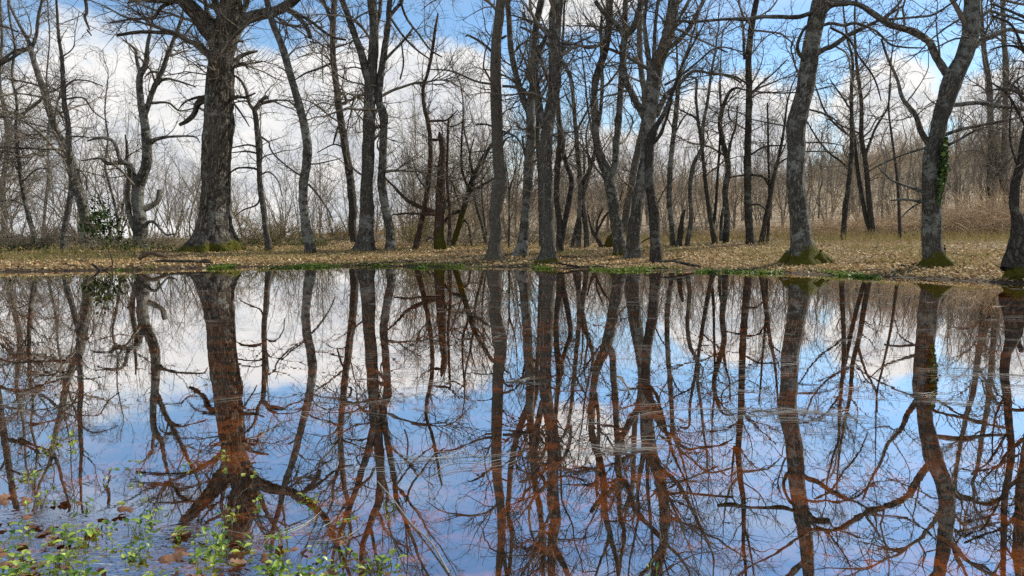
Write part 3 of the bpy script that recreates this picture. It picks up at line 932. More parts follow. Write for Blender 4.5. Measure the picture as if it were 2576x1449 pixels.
tree('slim_tree', 'pair of thin pale stems between dead snag and smooth straight trunk', 2,
     [(1175, 1240, 20), (1150, 1130, 17), (1120, 1020, 15), (1110, 900, 13), (1090, 780, 11), (1060, 640, 9), (1055, 500, 7)], [[(1175, 1190, 12), (1160, 1080, 10), (1150, 960, 8), (1160, 800, 6)]], dens=0.9, ext=1.5, mat='smooth')
tree('straight_tree', 'smooth barked straight trunk standing alone at middle of pond edge', 2,
     [(1212, 1318, 92), (1216, 1270, 70), (1220, 1200, 60), (1220, 1140, 60), (1213, 1085, 56), (1225, 1030, 62), (1238, 960, 68), (1243, 880, 62), (1230, 760, 54), (1228, 640, 56), (1225, 500, 53), (1222, 350, 52), (1225, 200, 49), (1240, 80, 47), (1247, -20, 45)],
     [[(1205, 265, 14), (1150, 215, 12), (1085, 180, 10), (1068, 185, 7)], [(1200, 425, 12), (1120, 410, 10), (1000, 360, 8), (890, 350, 6)], [(1250, 195, 14), (1275, 180, 12)], [(1255, 435, 14), (1330, 440, 12), (1375, 455, 10)],
      [(1205, 640, 10), (1170, 628, 9), (1120, 632, 6)], [(1250, 660, 12), (1320, 690, 10), (1355, 740, 8), (1365, 780, 6)], [(1250, 740, 16), (1275, 700, 10), (1310, 690, 6)], [(1215, 770, 8), (1150, 765, 6), (1090, 770, 4)]],
     mat='smooth', dens=0.7, zmin=2.0, S=30)
tree('sapling', 'thin pale sapling forking low just right of the smooth straight trunk', 2,
     [(1287, 1255, 12), (1290, 1100, 11), (1290, 970, 10), (1310, 900, 8), (1325, 820, 6), (1330, 700, 5)], [[(1290, 970, 8), (1280, 880, 6), (1268, 800, 4)]], dens=0.9, zmin=1.0, ext=0.6)
# ---- centre right
tree('forked_tree', 'leaning foot tree forking high, right neighbour of the smooth trunk', 3,
     [(62, 1295, 80), (72, 1240, 58), (80, 1190, 50), (90, 1080, 45), (100, 950, 46), (106, 820, 48), (115, 700, 43), (114, 610, 43), (112, 540, 44), (124, 430, 32), (128, 300, 29), (140, 150, 31), (160, 40, 33), (172, -20, 32)],
     [[(105, 560, 36), (78, 500, 34), (42, 380, 29), (15, 250, 28), (6, 100, 27), (0, -20, 26)], [(90, 790, 16), (78, 740, 12), (72, 685, 9)], [(130, 170, 16), (95, 150, 14), (60, 135, 10)], [(120, 120, 16), (90, 95, 14), (80, 60, 8)], [(148, 160, 16), (185, 200, 14), (210, 240, 10)]],
     mat='lichen', dens=0.9, moss=0.5, mh=0.15, S=26)
tree('big_tree', 'thick rough trunk at water edge right of centre with dark spreading foot', 3,
     [(198, 1328, 112), (202, 1290, 84), (206, 1230, 74), (202, 1150, 66), (196, 950, 62), (191, 800, 58), (200, 650, 57), (228, 500, 58), (240, 350, 61), (236, 200, 57), (240, 80, 62), (252, -20, 60)],
     [[(180, 640, 30), (160, 540, 33), (142, 430, 34), (140, 340, 30), (150, 260, 24), (185, 200, 18), (200, 150, 12)], [(262, 215, 12), (320, 225, 10), (350, 215, 9), (440, 175, 6)], [(260, 290, 18), (300, 350, 18), (325, 430, 17), (330, 520, 14)], [(205, 400, 16), (170, 320, 16), (150, 250, 14)]],
     mat='bark', dens=0.7, S=32, flare=0.28, moss=0.8, mh=0.14, roots=6)
tree('slim_tree', 'narrow stem showing left of the thick rough trunk', 3, [(168, 1250, 20), (165, 1120, 20), (160, 980, 18), (158, 860, 18), (150, 700, 24), (150, 580, 22), (120, 430, 18), (95, 330, 12), (60, 250, 8)], dens=0.8, ext=1.0)
tree('slim_tree', 'dark double stem tree hugging the right side of the thick trunk', 3,
     [(262, 1275, 42), (262, 1210, 34), (262, 1130, 30), (245, 1000, 28), (250, 850, 28), (262, 700, 26), (255, 560, 24), (250, 430, 20), (270, 300, 16), (280, 150, 12), (290, 0, 10)],
     [[(268, 1240, 28), (282, 1150, 28), (302, 1050, 28), (322, 920, 25), (300, 840, 24), (275, 740, 20), (270, 640, 16)]], mat='dark', dens=0.9)
tree('slim_tree', 'straight thin stem with burr, midway between thick trunk and forked tree', 3,
     [(355, 1252, 28), (360, 1100, 24), (365, 950, 24), (352, 780, 23), (340, 620, 20), (325, 450, 18), (300, 350, 15), (265, 290, 10)], [[(348, 660, 10), (400, 560, 9), (440, 490, 6)], [(335, 560, 10), (300, 500, 8), (280, 440, 5)], [(360, 860, 9), (300, 820, 7), (230, 760, 5)]], dens=1.1, zmin=1.4)
tree('bent_tree', 'curved stem bowing left then swinging right into twigs behind forked tree', 3,
     [(400, 1250, 32), (398, 1170, 30), (386, 1080, 28), (378, 1000, 27), (398, 900, 24), (425, 820, 20), (440, 740, 16), (420, 640, 12), (400, 520, 9)], [[(385, 1000, 14), (410, 850, 12), (395, 700, 9), (410, 600, 6)]], dens=1.2, zmin=1.3)
tree('leaning_tree', 'short thin stem leaning left behind the curved stem', 3, [(325, 1250, 24), (345, 1150, 20), (362, 1070, 17), (375, 980, 14), (385, 860, 10), (380, 740, 7)], dens=0.9, ext=1.0)
tree('dead_tree', 'small dark dead tree with forked crooked arms beside moss mound', 3,
     [(472, 1250, 26), (452, 1205, 25), (432, 1175, 20), (415, 1130, 12), (405, 1080, 8)], [[(440, 1190, 14), (470, 1130, 13), (500, 1080, 11), (555, 1030, 8), (580, 960, 6)], [(450, 1185, 12), (452, 1120, 10), (480, 1050, 7)]], mat='dark', dens=0.9, zmin=0.4, ext=0)
tree('forked_tree', 'tall tree splitting low into two long stems above mossy leaning foot', 3,
     [(566, 1292, 72), (562, 1230, 62), (550, 1150, 58), (530, 1000, 54), (512, 920, 54), (498, 870, 52), (470, 790, 37), (446, 690, 34), (440, 560, 31), (437, 450, 32), (456, 360, 34), (490, 260, 34), (510, 130, 34), (516, -10, 33)],
     [[(515, 890, 36), (540, 840, 33), (546, 740, 34), (560, 600, 32), (570, 450, 30), (580, 300, 28), (590, 150, 27), (596, -10, 26)], [(455, 640, 18), (472, 520, 18), (476, 400, 18), (470, 200, 16), (473, 80, 12)], [(470, 860, 14), (440, 740, 9), (410, 430, 6)]],
     mat='lichen', dens=0.8, moss=0.7, mh=0.25, S=26)
tree('leaning_tree', 'stem leaning right behind the low splitting tree toward multi-limbed crown', 3,
     [(588, 1195, 32), (597, 1080, 34), (622, 950, 35), (642, 830, 35), (662, 730, 32), (685, 620, 28), (690, 480, 26), (670, 330, 28), (664, 150, 27), (668, -10, 26)], dens=0.8, mat='bark')
tree('big_tree', 'thick pale scaly trunk with dark foot between split tree and slender dark trunk', 3,
     [(628, 1305, 92), (632, 1260, 74), (640, 1150, 63), (660, 1000, 60), (684, 870, 54), (700, 760, 54), (712, 640, 60), (722, 540, 66), (735, 420, 72), (768, 300, 60), (803, 200, 56), (828, 80, 56), (838, -20, 54)],
     [[(708, 640, 36), (690, 600, 34), (655, 530, 33), (620, 460, 33), (590, 390, 34), (580, 300, 33), (592, 195, 34), (640, 130, 30), (662, 50, 30), (690, -10, 28)], [(592, 190, 28), (545, 120, 27), (490, 70, 23), (440, 5, 20)],
      [(720, 400, 36), (712, 300, 28), (695, 190, 22), (690, 100, 18), (700, 0, 14)], [(735, 380, 26), (740, 250, 22), (745, 120, 18), (760, -10, 16)], [(745, 590, 30), (800, 480, 24), (860, 430, 18), (935, 362, 14), (1020, 370, 12), (1120, 385, 12), (1180, 420, 10)],
      [(780, 270, 18), (850, 215, 22), (910, 150, 22), (960, 60, 20), (1000, -20, 18)], [(790, 430, 12), (860, 390, 10), (950, 320, 9), (1060, 240, 8), (1200, 265, 7)], [(815, 120, 12), (900, 170, 11), (1000, 215, 10), (1110, 265, 9)], [(830, 100, 14), (930, 110, 14), (1060, 100, 13), (1200, 90, 13)]],
     mat='lichen', dens=0.9, S=28, moss=0.3, mh=0.1)
tree('dark_tree', 'slender dark brown trunk close to the water right of the scaly trunk', 3,
     [(745, 1328, 66), (747, 1260, 54), (742, 1190, 52), (738, 1080, 52), (718, 950, 46), (713, 800, 46), (725, 690, 44), (760, 620, 26), (795, 560, 20), (830, 470, 17), (880, 330, 14), (920, 250, 10)],
     [[(735, 720, 22), (770, 680, 18), (800, 600, 14), (830, 500, 10)], [(750, 1040, 8), (790, 960, 7), (840, 900, 5)]], mat='dark', dens=0.8, ext=1.5, S=24)
tree('slim_tree', 'upright grey tree standing right of the slender dark trunk', 3,
     [(835, 1242, 30), (827, 1130, 26), (815, 1000, 27), (820, 850, 25), (840, 650, 24), (855, 500, 22), (862, 400, 20), (880, 330, 15), (910, 250, 12), (940, 150, 10), (965, 50, 8)], [[(855, 420, 12), (855, 300, 11), (850, 220, 9), (830, 120, 7)], [(830, 700, 9), (900, 580, 8), (960, 600, 6)]], dens=1.0, mat='lichen')
tree('stump', 'short dark rotten snag leaning between two grey stems on right bank', 3, [(862, 1245, 34), (868, 1200, 28), (880, 1110, 20), (892, 1060, 12)], mat='dark', dens=0, ext=0)
tree('forked_tree', 'pale slim tree forking into a V above the right bank', 3,
     [(905, 1242, 26), (925, 1100, 22), (920, 950, 21), (938, 830, 20), (980, 745, 20), (985, 640, 17), (1010, 500, 15), (1030, 350, 13), (1050, 250, 10)], [[(978, 750, 14), (965, 640, 14), (950, 500, 13), (950, 400, 11), (900, 390, 7)]], dens=1.0, mat='lichen', ext=2)
tree('slim_tree', 'dark stem bowed left, left member of a close trio on right bank', 3,
     [(1047, 1232, 32), (1022, 1100, 23), (1002, 950, 20), (985, 800, 17), (975, 680, 13), (950, 600, 10), (880, 560, 7)], [[(1035, 1150, 16), (1050, 1040, 15), (1058, 900, 13), (1068, 750, 11), (1075, 550, 9), (1070, 350, 7)]], dens=1.1, mat='dark', ext=1.0)
tree('bent_tree', 'sinuous grey tree with curling top right of the bowed dark stem', 3,
     [(1100, 1228, 32), (1106, 1100, 30), (1096, 980, 28), (1112, 840, 28), (1082, 700, 25), (1072, 600, 22), (1110, 480, 17), (1150, 445, 12), (1200, 455, 9)], [[(1075, 1215, 18), (1078, 1110, 16), (1088, 1050, 14)], [(1110, 800, 14), (1130, 700, 12), (1150, 640, 10), (1160, 540, 8)], [(1100, 900, 9), (1150, 890, 9), (1195, 885, 8)], [(1085, 590, 10), (1070, 480, 9), (1075, 300, 7), (1085, 150, 5)]], dens=1.0)
tree('straight_tree', 'straight dark pole of a tree midway along the right bank', 3,
     [(1225, 1232, 44), (1216, 1120, 37), (1211, 950, 34), (1210, 800, 34), (1215, 600, 32), (1218, 450, 30), (1215, 300, 30), (1225, 180, 30), (1240, 80, 28), (1258, -10, 26)],
     [[(1195, 300, 14), (1190, 200, 12), (1185, 100, 9)], [(1225, 480, 12), (1270, 430, 10), (1340, 370, 8), (1411, 300, 6)], [(1230, 880, 12), (1270, 890, 10), (1330, 910, 8)], [(1225, 1035, 10), (1270, 1035, 8), (1300, 1060, 6)], [(1230, 780, 10), (1300, 740, 9), (1400, 735, 7)], [(1205, 420, 10), (1140, 385, 9), (1060, 370, 7)]],
     mat='dark', dens=1.0, S=18)
tree('leaning_tree', 'pair of dark stems leaning right just left of the mossy-footed big trunk', 4,
     [(85, 1228, 28), (100, 1140, 24), (125, 1010, 21), (150, 880, 18), (180, 760, 15), (200, 640, 12), (215, 520, 9)], [[(115, 1225, 16), (122, 1120, 14), (125, 980, 13), (120, 800, 12), (118, 640, 10), (115, 520, 7)], [(135, 960, 10), (90, 890, 9), (30, 885, 8)], [(165, 830, 10), (210, 800, 7)]], dens=1.3, mat='dark', ext=1.5)
# ---- right side
big_right = tree('big_tree', 'big lichen grey trunk with bright mossy foot leaning right on right bank', 4,
     [(300, 1328, 222), (299, 1308, 178), (296, 1282, 138), (291, 1242, 112), (285, 1200, 99), (278, 1120, 88), (265, 1000, 84), (258, 900, 84), (263, 760, 82), (256, 680, 86), (265, 600, 90), (300, 480, 82), (320, 350, 79), (340, 220, 79), (362, 100, 78), (380, 20, 76), (395, -30, 72)],
     [[(345, 62, 22), (270, 85, 22), (180, 85, 20), (90, 85, 19), (0, 98, 18), (-80, 95, 14)], [(355, 275, 28), (400, 250, 25), (450, 230, 24), (520, 180, 22), (620, 132, 18), (700, 90, 14), (800, 30, 10)],
      [(310, 310, 22), (275, 270, 18), (268, 220, 16), (298, 150, 14), (340, 110, 12)], [(390, 130, 14), (440, 118, 16), (500, 128, 15), (560, 118, 14), (660, 155, 12), (730, 220, 11), (800, 238, 9), (915, 243, 7)],
      [(435, 140, 12), (520, 190, 12), (580, 290, 11), (640, 370, 10), (668, 430, 9), (690, 510, 6)], [(390, 60, 40), (440, 22, 34), (520, 15, 30)],
      [(310, 550, 10), (370, 565, 9), (450, 600, 8), (530, 690, 6)], [(295, 720, 9), (400, 720, 7), (500, 735, 4)], [(290, 765, 8), (380, 765, 6), (470, 770, 4)], [(225, 640, 8), (120, 620, 7), (20, 600, 5)]],
     mat='lichen', dens=0.7, zmin=2.2, S=40, flare=0.26, moss=1.0, mh=0.42, roots=6)
tree('slim_tree', 'thin dark stem alone in front of the tan brush slope', 4,
     [(498, 1212, 30), (505, 1100, 25), (525, 930, 22), (540, 780, 22), (540, 600, 18), (540, 450, 16), (545, 300, 13), (520, 200, 10), (500, 60, 8)],
     [[(528, 855, 13), (480, 810, 11), (430, 775, 10), (370, 705, 9), (310, 605, 6)], [(535, 690, 12), (455, 625, 11), (400, 550, 10), (370, 470, 8), (350, 415, 6)], [(540, 560, 9), (480, 470, 8), (430, 400, 5)]], dens=1.0, mat='dark', ext=2)
tree('forked_tree', 'two crossing dark stems right of the thin dark stem, upper fork like a V', 4,
     [(652, 1202, 30), (640, 1120, 27), (626, 980, 25), (612, 820, 23), (590, 690, 21), (590, 520, 18), (572, 380, 16), (560, 250, 12), (555, 100, 9), (560, -10, 7)],
     [[(640, 1190, 20), (612, 1090, 22), (582, 930, 21), (562, 780, 19), (548, 650, 16), (535, 500, 12)], [(610, 780, 16), (640, 700, 13), (665, 640, 12), (722, 540, 9), (740, 420, 6)], [(595, 680, 9), (500, 640, 8), (420, 600, 6)]], dens=1.0, mat='dark', ext=1.5)
tree('sapling', 'very thin upright stem left of the ivy-clad trunk', 4, [(785, 1212, 17), (777, 1000, 14), (765, 850, 13), (745, 700, 11), (728, 560, 9), (735, 400, 7), (745, 250, 5)], dens=1.0, mat='dark', ext=1.5)
big_ivy = tree('big_tree', 'big pale blotched trunk carrying ivy on its right side, forking high', 4,
     [(965, 1345, 148), (960, 1322, 124), (955, 1290, 104), (948, 1220, 88), (945, 1120, 86), (945, 1000, 82), (938, 900, 80), (950, 780, 78), (972, 680, 75), (990, 590, 73), (1022, 490, 78), (1050, 400, 92), (1085, 330, 84), (1115, 270, 77), (1140, 180, 79), (1150, 60, 72), (1150, -20, 70)],
     [[(1045, 400, 60), (1020, 368, 38), (965, 285, 34), (932, 212, 35), (840, 157, 31), (730, 122, 30), (655, 72, 27), (560, 18, 24), (440, 20, 20), (390, -10, 14)], [(940, 740, 30), (905, 690, 27), (885, 650, 26), (862, 580, 24), (800, 500, 19), (770, 400, 15), (722, 290, 13), (690, 195, 10)],
      [(1050, 532, 22), (1180, 520, 21), (1300, 540, 18), (1420, 550, 16)], [(1000, 685, 18), (1100, 652, 16), (1250, 622, 14), (1420, 588, 12)], [(1005, 745, 14), (1080, 707, 12), (1160, 662, 10), (1225, 640, 7)], [(925, 742, 12), (870, 760, 11), (800, 782, 9), (700, 825, 8), (600, 880, 6)],
      [(912, 972, 18), (825, 942, 14), (740, 908, 10), (670, 838, 6)], [(905, 1022, 15), (820, 1008, 12), (735, 1012, 7)], [(890, 1020, 10), (830, 1060, 8), (790, 1100, 5)], [(1160, 235, 32), (1200, 205, 27), (1255, 182, 24), (1330, 150, 20), (1420, 165, 18)],
      [(1170, 120, 16), (1230, 60, 14), (1290, 70, 12), (1420, 110, 10)], [(700, 110, 14), (760, 40, 12), (800, -10, 10)], [(840, 90, 9), (950, 75, 10), (1040, 20, 9), (1100, -20, 8)], [(715, 100, 14), (820, 90, 11), (940, 80, 10)]],
     mat='lichen', dens=0.75, zmin=2.0, S=36, flare=0.22, moss=1.0, mh=0.30, roots=5)
tree('forked_tree', 'hazy grey tree in the brush behind, right of the ivy-clad trunk', 4,
     [(1247, 1130, 32), (1243, 1000, 28), (1240, 880, 27), (1245, 730, 28), (1240, 560, 26), (1235, 420, 26), (1215, 300, 24), (1200, 150, 20), (1190, -10, 18)], [[(1310, 950, 26), (1285, 850, 28), (1260, 730, 27), (1245, 640, 24)], [(1245, 560, 16), (1300, 480, 14), (1360, 380, 10)], [(1215, 780, 9), (1160, 760, 7), (1080, 770, 5)]], dens=1.0)
tree('slim_tree', 'pale upright trunk behind the brush near the right frame edge', 4, [(1335, 1120, 26), (1320, 950, 26), (1312, 800, 26), (1315, 600, 25), (1320, 350, 26), (1310, 200, 22), (1300, -10, 18)], [[(1318, 500, 14), (1360, 420, 12), (1411, 380, 8)]], dens=1.0)
big_edge = tree('crooked_tree', 'dark crooked trunk on broad mossy foot at the right frame edge', 4,
     [(1392, 1405, 130), (1386, 1350, 104), (1384, 1260, 92), (1390, 1180, 78), (1380, 1110, 52), (1362, 1050, 42), (1366, 940, 40), (1388, 850, 37), (1415, 700, 35), (1450, 520, 33), (1440, 300, 30), (1460, 50, 28)],
     [[(1325, 1360, 60), (1340, 1290, 50), (1372, 1190, 40), (1400, 1130, 30), (1440, 1060, 26)], [(1385, 860, 14), (1340, 700, 10), (1350, 500, 8)], [(1425, 650, 14), (1330, 480, 12), (1250, 420, 9)], [(1430, 300, 12), (1350, 130, 12), (1250, 80, 10)]], mat='dark', dens=0.9, S=32, flare=0.25, moss=1.0, mh=0.3, roots=6)
tree('dead_tree', 'broken red brown stump in the brush behind the edge trunk', 4, [(1330, 1150, 56), (1335, 1100, 46), (1345, 1030, 40), (1352, 985, 26)], mat='red', dens=0, ext=0)
# trees beyond the frame on both sides whose branches reach into it
tree('big_tree', 'tree just outside the right edge whose branches hang into view', 4, [(1560, 1390, 90), (1550, 1250, 72), (1540, 1000, 66), (1545, 700, 64), (1530, 400, 60), (1540, 100, 56), (1550, -50, 54)],
     [[(1535, 620, 20), (1450, 560, 18), (1380, 470, 14), (1290, 450, 9), (1200, 470, 6)], [(1530, 420, 24), (1460, 330, 20), (1400, 250, 16), (1330, 230, 12), (1240, 250, 8)], [(1540, 200, 20), (1450, 110, 18), (1350, 60, 14), (1250, 20, 10)], [(1540, 760, 16), (1440, 760, 12), (1350, 800, 8), (1260, 900, 5)]], dens=0.9)
tree('bare_tree', 'tree just outside the left edge whose branches cross the sky', 1, [(-130, 1260, 60), (-120, 1100, 46), (-110, 900, 42), (-100, 650, 38), (-90, 400, 34), (-80, 150, 30), (-70, -20, 28)],
     [[(-100, 620, 18), (-40, 600, 16), (40, 590, 12), (140, 620, 9), (260, 650, 5)], [(-95, 780, 14), (0, 745, 12), (120, 750, 9), (290, 755, 5)], [(-85, 330, 20), (0, 310, 16), (70, 260, 12), (140, 240, 8)], [(-80, 160, 14), (0, 130, 10), (90, 160, 7)]], dens=1.3, zmin=0.6)

# moss on the feet, ivy on the trunk
def trunk_r(pts_w, D, py):
    return pts_w * CS * px_size(D, py) * 0.5

for (rt, D, g0), cr, px_, py_, w_, h_, n_ in ((big_oak, 1, 1085, 1262, 222, 0.40, 5200), (big_right, 4, 300, 1318, 128, 0.42, 3400), (big_ivy, 4, 965, 1340, 106, 0.36, 2400), (big_edge, 4, 1390, 1395, 108, 0.42, 2600)):
    c = unproj(px_ * CS + OX[cr], py_ * CS, D)
    moss_skirt(rt, c[0], D, g0, trunk_r(w_, D, py_ * CS), h_, side=0.3, n=n_, spread=0.22)

rt, D, g0 = big_ivy
C = []
for (x, y, w) in [(1012, 720, 26), (1006, 760, 36), (1003, 800, 44), (1004, 840, 44), (1000, 880, 40), (994, 920, 34), (990, 950, 26), (985, 985, 18), (982, 1010, 10)]:
    n = int(w * 6)
    for k in range(n):
        C.append(unproj((x + rng.normal() * w * 0.22) * CS + OX[4], (y + rng.uniform(-22, 22)) * CS, D - 0.05 + rng.normal() * 0.16))
V, q, t = leaf_cards(np.array(C), rng.uniform(0.05, 0.10, len(C)), 0.7, 0.8, 0.2, nrm=np.tile([0.3, -0.6, 0.5], (len(C), 1)))
mesh_obj('ivy', V, [q], M['ivy'], rt, False, {'tint': t})

# ------------------------------------------------------------------ shrubs, thickets, far wood
def shrub(name, label, cat, group, x, y, h, w, n, mat, arch=0.5, lean=0.0, levels=2, lob=1.0):
    z = float(gz(x, y))
    root = empty(name, (x, y, z), label, cat, group)
    K = 10
    th = rng.uniform(0, 2 * np.pi, n)
    d = norm(np.stack([np.cos(th) * w + lean, np.sin(th) * w, np.full(n, 1.0)], -1))
    P = np.empty((n, K, 3))
    P[:, 0] = np.stack([x + rng.normal(size=n) * w * 0.25, y + rng.normal(size=n) * w * 0.25, np.full(n, z - 0.1)], -1)
    L = h * rng.uniform(0.55, 1.25, n)
    out = np.stack([np.cos(th), np.sin(th), np.zeros(n)], -1)
    for k in range(1, K):
        d = norm(d + rng.normal(size=(n, 3)) * 0.10 + (out * 0.10 - np.array([0, 0, 0.16])) * arch * k / K * 1.6)
        P[:, k] = P[:, k - 1] + d * (L / (K - 1))[:, None]
    Rr = (0.005 + h * 0.0050) * rng.uniform(0.6, 1.3, (n, 1)) * (1 - 0.75 * np.linspace(0, 1, K))[None, :]
    a = Acc()
    a.add(*tubes(P, Rr, 3))
    a.obj('stem', mat, root)
    b = Acc()
    P2, R2 = spawn(P, Rr, 6.0 * lob, 0.2, 0.5, 5, 20, 60, 0.12, 0.2, 0.6, 0.0038, 0.12, 1.0)
    b.add(*tubes(P2, R2, 3))
    if levels > 1:
        P3, R3 = spawn(P2, R2, 7.0 * lob, 0.25, 0.6, 4, 25, 65, 0.08, 0.2, 0.7, 0.0032, 0.15, 1.0)
        if len(P3):
            b.add(*tubes(P3, R3, 3))
    b.obj('crown', mat, root)
    return root


def at(px, D):
    return unproj(px, 560, D)[0]


# tan brush on the right
for k in range(34):
    px = 1750 + (k % 17) * 53 + rng.uniform(-22, 22)
    D = 27 + (k // 17) * 4.0 + rng.uniform(-1, 1.2)
    h = np.interp(px, [1750, 2050, 2300, 2600], [0.8, 1.4, 2.6, 3.7]) * rng.uniform(0.75, 1.15)
    shrub('brush_shrub', 'tan bare brush shrub of arching twigs in the thicket behind the right bank', 'shrub', 'tan brush behind the right bank', at(px, D), D, h, rng.uniform(.9, 1.5), 46,
          M['shrub'], arch=1.1, lean=-0.2, levels=1, lob=0.75)
# olive and brown scrub between the trunks, centre and left of centre
for k in range(34):
    px = 590 + k * 36 + rng.uniform(-20, 20)
    D = rng.uniform(23.5, 32)
    h = rng.uniform(0.9, 2.1) * (1.0 if px < 1250 else 0.75)
    shrub('scrub_bush', 'low bare scrub bush of olive brown twigs between the trunks behind middle of bank', 'shrub', 'scrub between the central trunks', at(px, D), D, h, rng.uniform(.6, 1.1), 26,
          M['shrub_olive'] if rng.random() < 0.6 else M['shrub_dark'], arch=0.7)
# low dark tangle on the left
for k in range(30):
    px = -60 + k * 22 + rng.uniform(-15, 15)
    D = rng.uniform(20.5, 29)
    shrub('tangle_bush', 'low bare grey brown bush in the tangle along the left bank top', 'shrub', 'tangle on the left bank', at(px, D), D, rng.uniform(0.5, 1.3) * (1.5 if px < 200 else 1), rng.uniform(.8, 1.4), 22,
          M['shrub_dark'], arch=1.0)
# slender saplings far behind, reaching for the sky
for k in range(72):
    px = 430 + k * 30 + rng.uniform(-18, 18)
    D = rng.uniform(33, 50)
    top = np.interp(px, [430, 620, 900, 1100, 1250, 1500, 1800, 2200, 2600], [400, 370, 330, 215, 240, 250, 330, 340, 250]) + rng.uniform(-30, 90)
    h = 1.0 + (558 - top) / F * D
    shrub('slender_sapling', 'slender bare sapling with fine upright twigs in the far row behind the trees', 'sapling', 'saplings in the far row', at(px, D), D, h / 1.1, 0.17, 6,
          M['twig_pale'], arch=0.07, levels=2, lob=0.6)

for k in range(24):
    px = -60 + k * 28 + rng.uniform(-12, 12)
    D = rng.uniform(25, 36)
    h = 1.0 + (558 - rng.uniform(180, 470)) / F * D
    shrub('slender_sapling', 'slender grey brown sapling in the twiggy row behind the left bank', 'sapling', 'saplings behind the left bank', at(px, D), D, h / 1.1, 0.28, 5,
          M['twig_pale'], arch=0.15, levels=2, lob=0.6)

# brush covering the far slope: reads as one mass
n = 9500
hx = rng.uniform(-75, 95, n)
hy = 36 + 104 * rng.uniform(0, 1, n) ** 0.8
keep = (hx / hy > -0.35) & (hx / hy < 0.80)
hx, hy = hx[keep], hy[keep]
dense = sstep(hx * 60 / hy, -16, 6)
keep = rng.uniform(0, 1, len(hx)) < 0.3 + 0.7 * dense
hx, hy = hx[keep], hy[keep]
hz = gz(hx, hy)
m = len(hx)
hgt = rng.uniform(0.8, 2.6, m) * (1 + 0.8 * (fbm(np.stack([hx * .08, hy * .08, hx * 0], -1), 2) > .52)) * (0.35 + 0.65 * sstep(hx * 60 / hy, -16, 6))
K = 5
P = np.empty((m, K, 3))
P[:, 0] = np.stack([hx, hy, hz - 0.1], -1)
d = norm(rng.normal(size=(m, 3)) * 0.5 + np.array([0, 0, 1]))
for k in range(1, K):
    d = norm(d + rng.normal(size=(m, 3)) * 0.22)
    P[:, k] = P[:, k - 1] + d * (hgt / (K - 1))[:, None]
Rr = (0.010 + 0.00022 * hy)[:, None] * (1 - .7 * np.linspace(0, 1, K))[None, :]
a = Acc()
a.add(*tubes(P, Rr, 3))
P2, R2 = spawn(P, Rr, 5.0, 0.3, 0.65, 4, 20, 60, 0.2, 0.2, 0.7, 0.009, 0.05, 1.0)
R2 = np.maximum(R2, 0.00013 * P2[:, :, 1])
a.add(*tubes(P2, R2, 3))
tag(a.obj('brushwood', M['shrub']), 'tan bare brushwood covering the far slope on the right', 'brushwood', kind='stuff')


def conifer(px, D, h, w, label):
    x = at(px, D)
    z = float(gz(x, D))
    root = empty('conifer_tree', (x, D, z), label, 'conifer')
    P = np.array([[x, D, z - 0.3], [x, D, z + h * 0.5], [x + 0.05, D, z + h]])
    V, q, tp, bk, ms = bark_tube(P, np.array([h * 0.018, h * 0.012, 0.02]), 7, 0.4, 0.05)
    mesh_obj('trunk', V, [q, tp], M['dark'], root, True, {'bark': bk, 'moss': ms})
    n = 2600
    hh = rng.uniform(0.12, 1, n)
    th = rng.uniform(0, 2 * np.pi, n)
    whorl = 0.55 + 0.45 * np.abs(np.sin(hh * 24 + np.round(th * 1.6) * 1.3))
    rr = (1 - hh) ** 0.8 * w * whorl * np.sqrt(rng.uniform(0.05, 1, n))
    C = np.stack([x + rr * np.cos(th), D + rr * np.sin(th), z + hh * h - rr * 0.25], -1)
    V, q, t = leaf_cards(C, rng.uniform(0.02, 0.05, n) * h, 0.8, 0.35, 0.3)
    mesh_obj('crown', V, [q], M['conifer'], root, False, {'tint': t})


# thin grey trees on the far slope
for k in range(44):
    px = 1270 + k * 31 + rng.uniform(-20, 20)
    D = rng.uniform(42, 80)
    x = at(px, D)
    z = float(gz(x, D))
    top = np.interp(px, [1250, 1700, 2000, 2300, 2600], [430, 370, 350, 300, 270]) + rng.uniform(-40, 30)
    h = max(1.0 + (558 - top) / F * D - z, 3.0)
    root = empty('slope_tree', (x, D, z), 'thin grey bare tree standing on the tan brush slope at right', 'tree', 'grey trees on the far slope')
    pts = [np.array([x, D, z - 0.3])]
    for j in range(1, 8):
        pts.append(np.array([x + rng.normal() * 0.05 * h * j / 7, D + rng.normal() * 0.1, z + h * j / 7]))
    w = h * 0.013 * np.linspace(1, 0.2, 8)
    V, q, tp, bk, ms = bark_tube(np.array(pts), w, 7, 0.25, 0.05, seed=k)
    mesh_obj('trunk', V, [q, tp], M['smooth'], root, True, {'bark': bk, 'moss': ms})
    p_, w_, _ = resample(np.array(pts), w, n=20)
    a = Acc()
    P1, R1 = spawn(p_[None], w_[None], 3.2, 0, 0, 8, 25, 60, 0.35, 0.18, 0.5, 0.012, 0.15, 1.0, absl=lambda r, t, n: h * rng.uniform(.12, .32, n))
    a.add(*tubes(P1, R1, 3))
    P2, R2 = spawn(P1, R1, 3.6, 0.25, 0.6, 5, 25, 60, 0.2, 0.2, 0.6, 0.008, 0.1, 1.0)
    a.add(*tubes(P2, R2, 3))
    a.obj('crown', M['twig_pale'], root)


def ctop(px, D, row):
    return 1.0 + (558 - row) / F * D - float(gz(at(px, D), D))


conifer(2050, 105, ctop(2050, 105, 402), 1.5, 'left one of the tiny blue green conifers on the far skyline')
conifer(2066, 108, ctop(2066, 108, 391), 1.7, 'tallest of the tiny blue green conifers on the far skyline')
conifer(2086, 106, ctop(2086, 106, 397), 1.5, 'right one of the tiny blue green conifers on the far skyline')

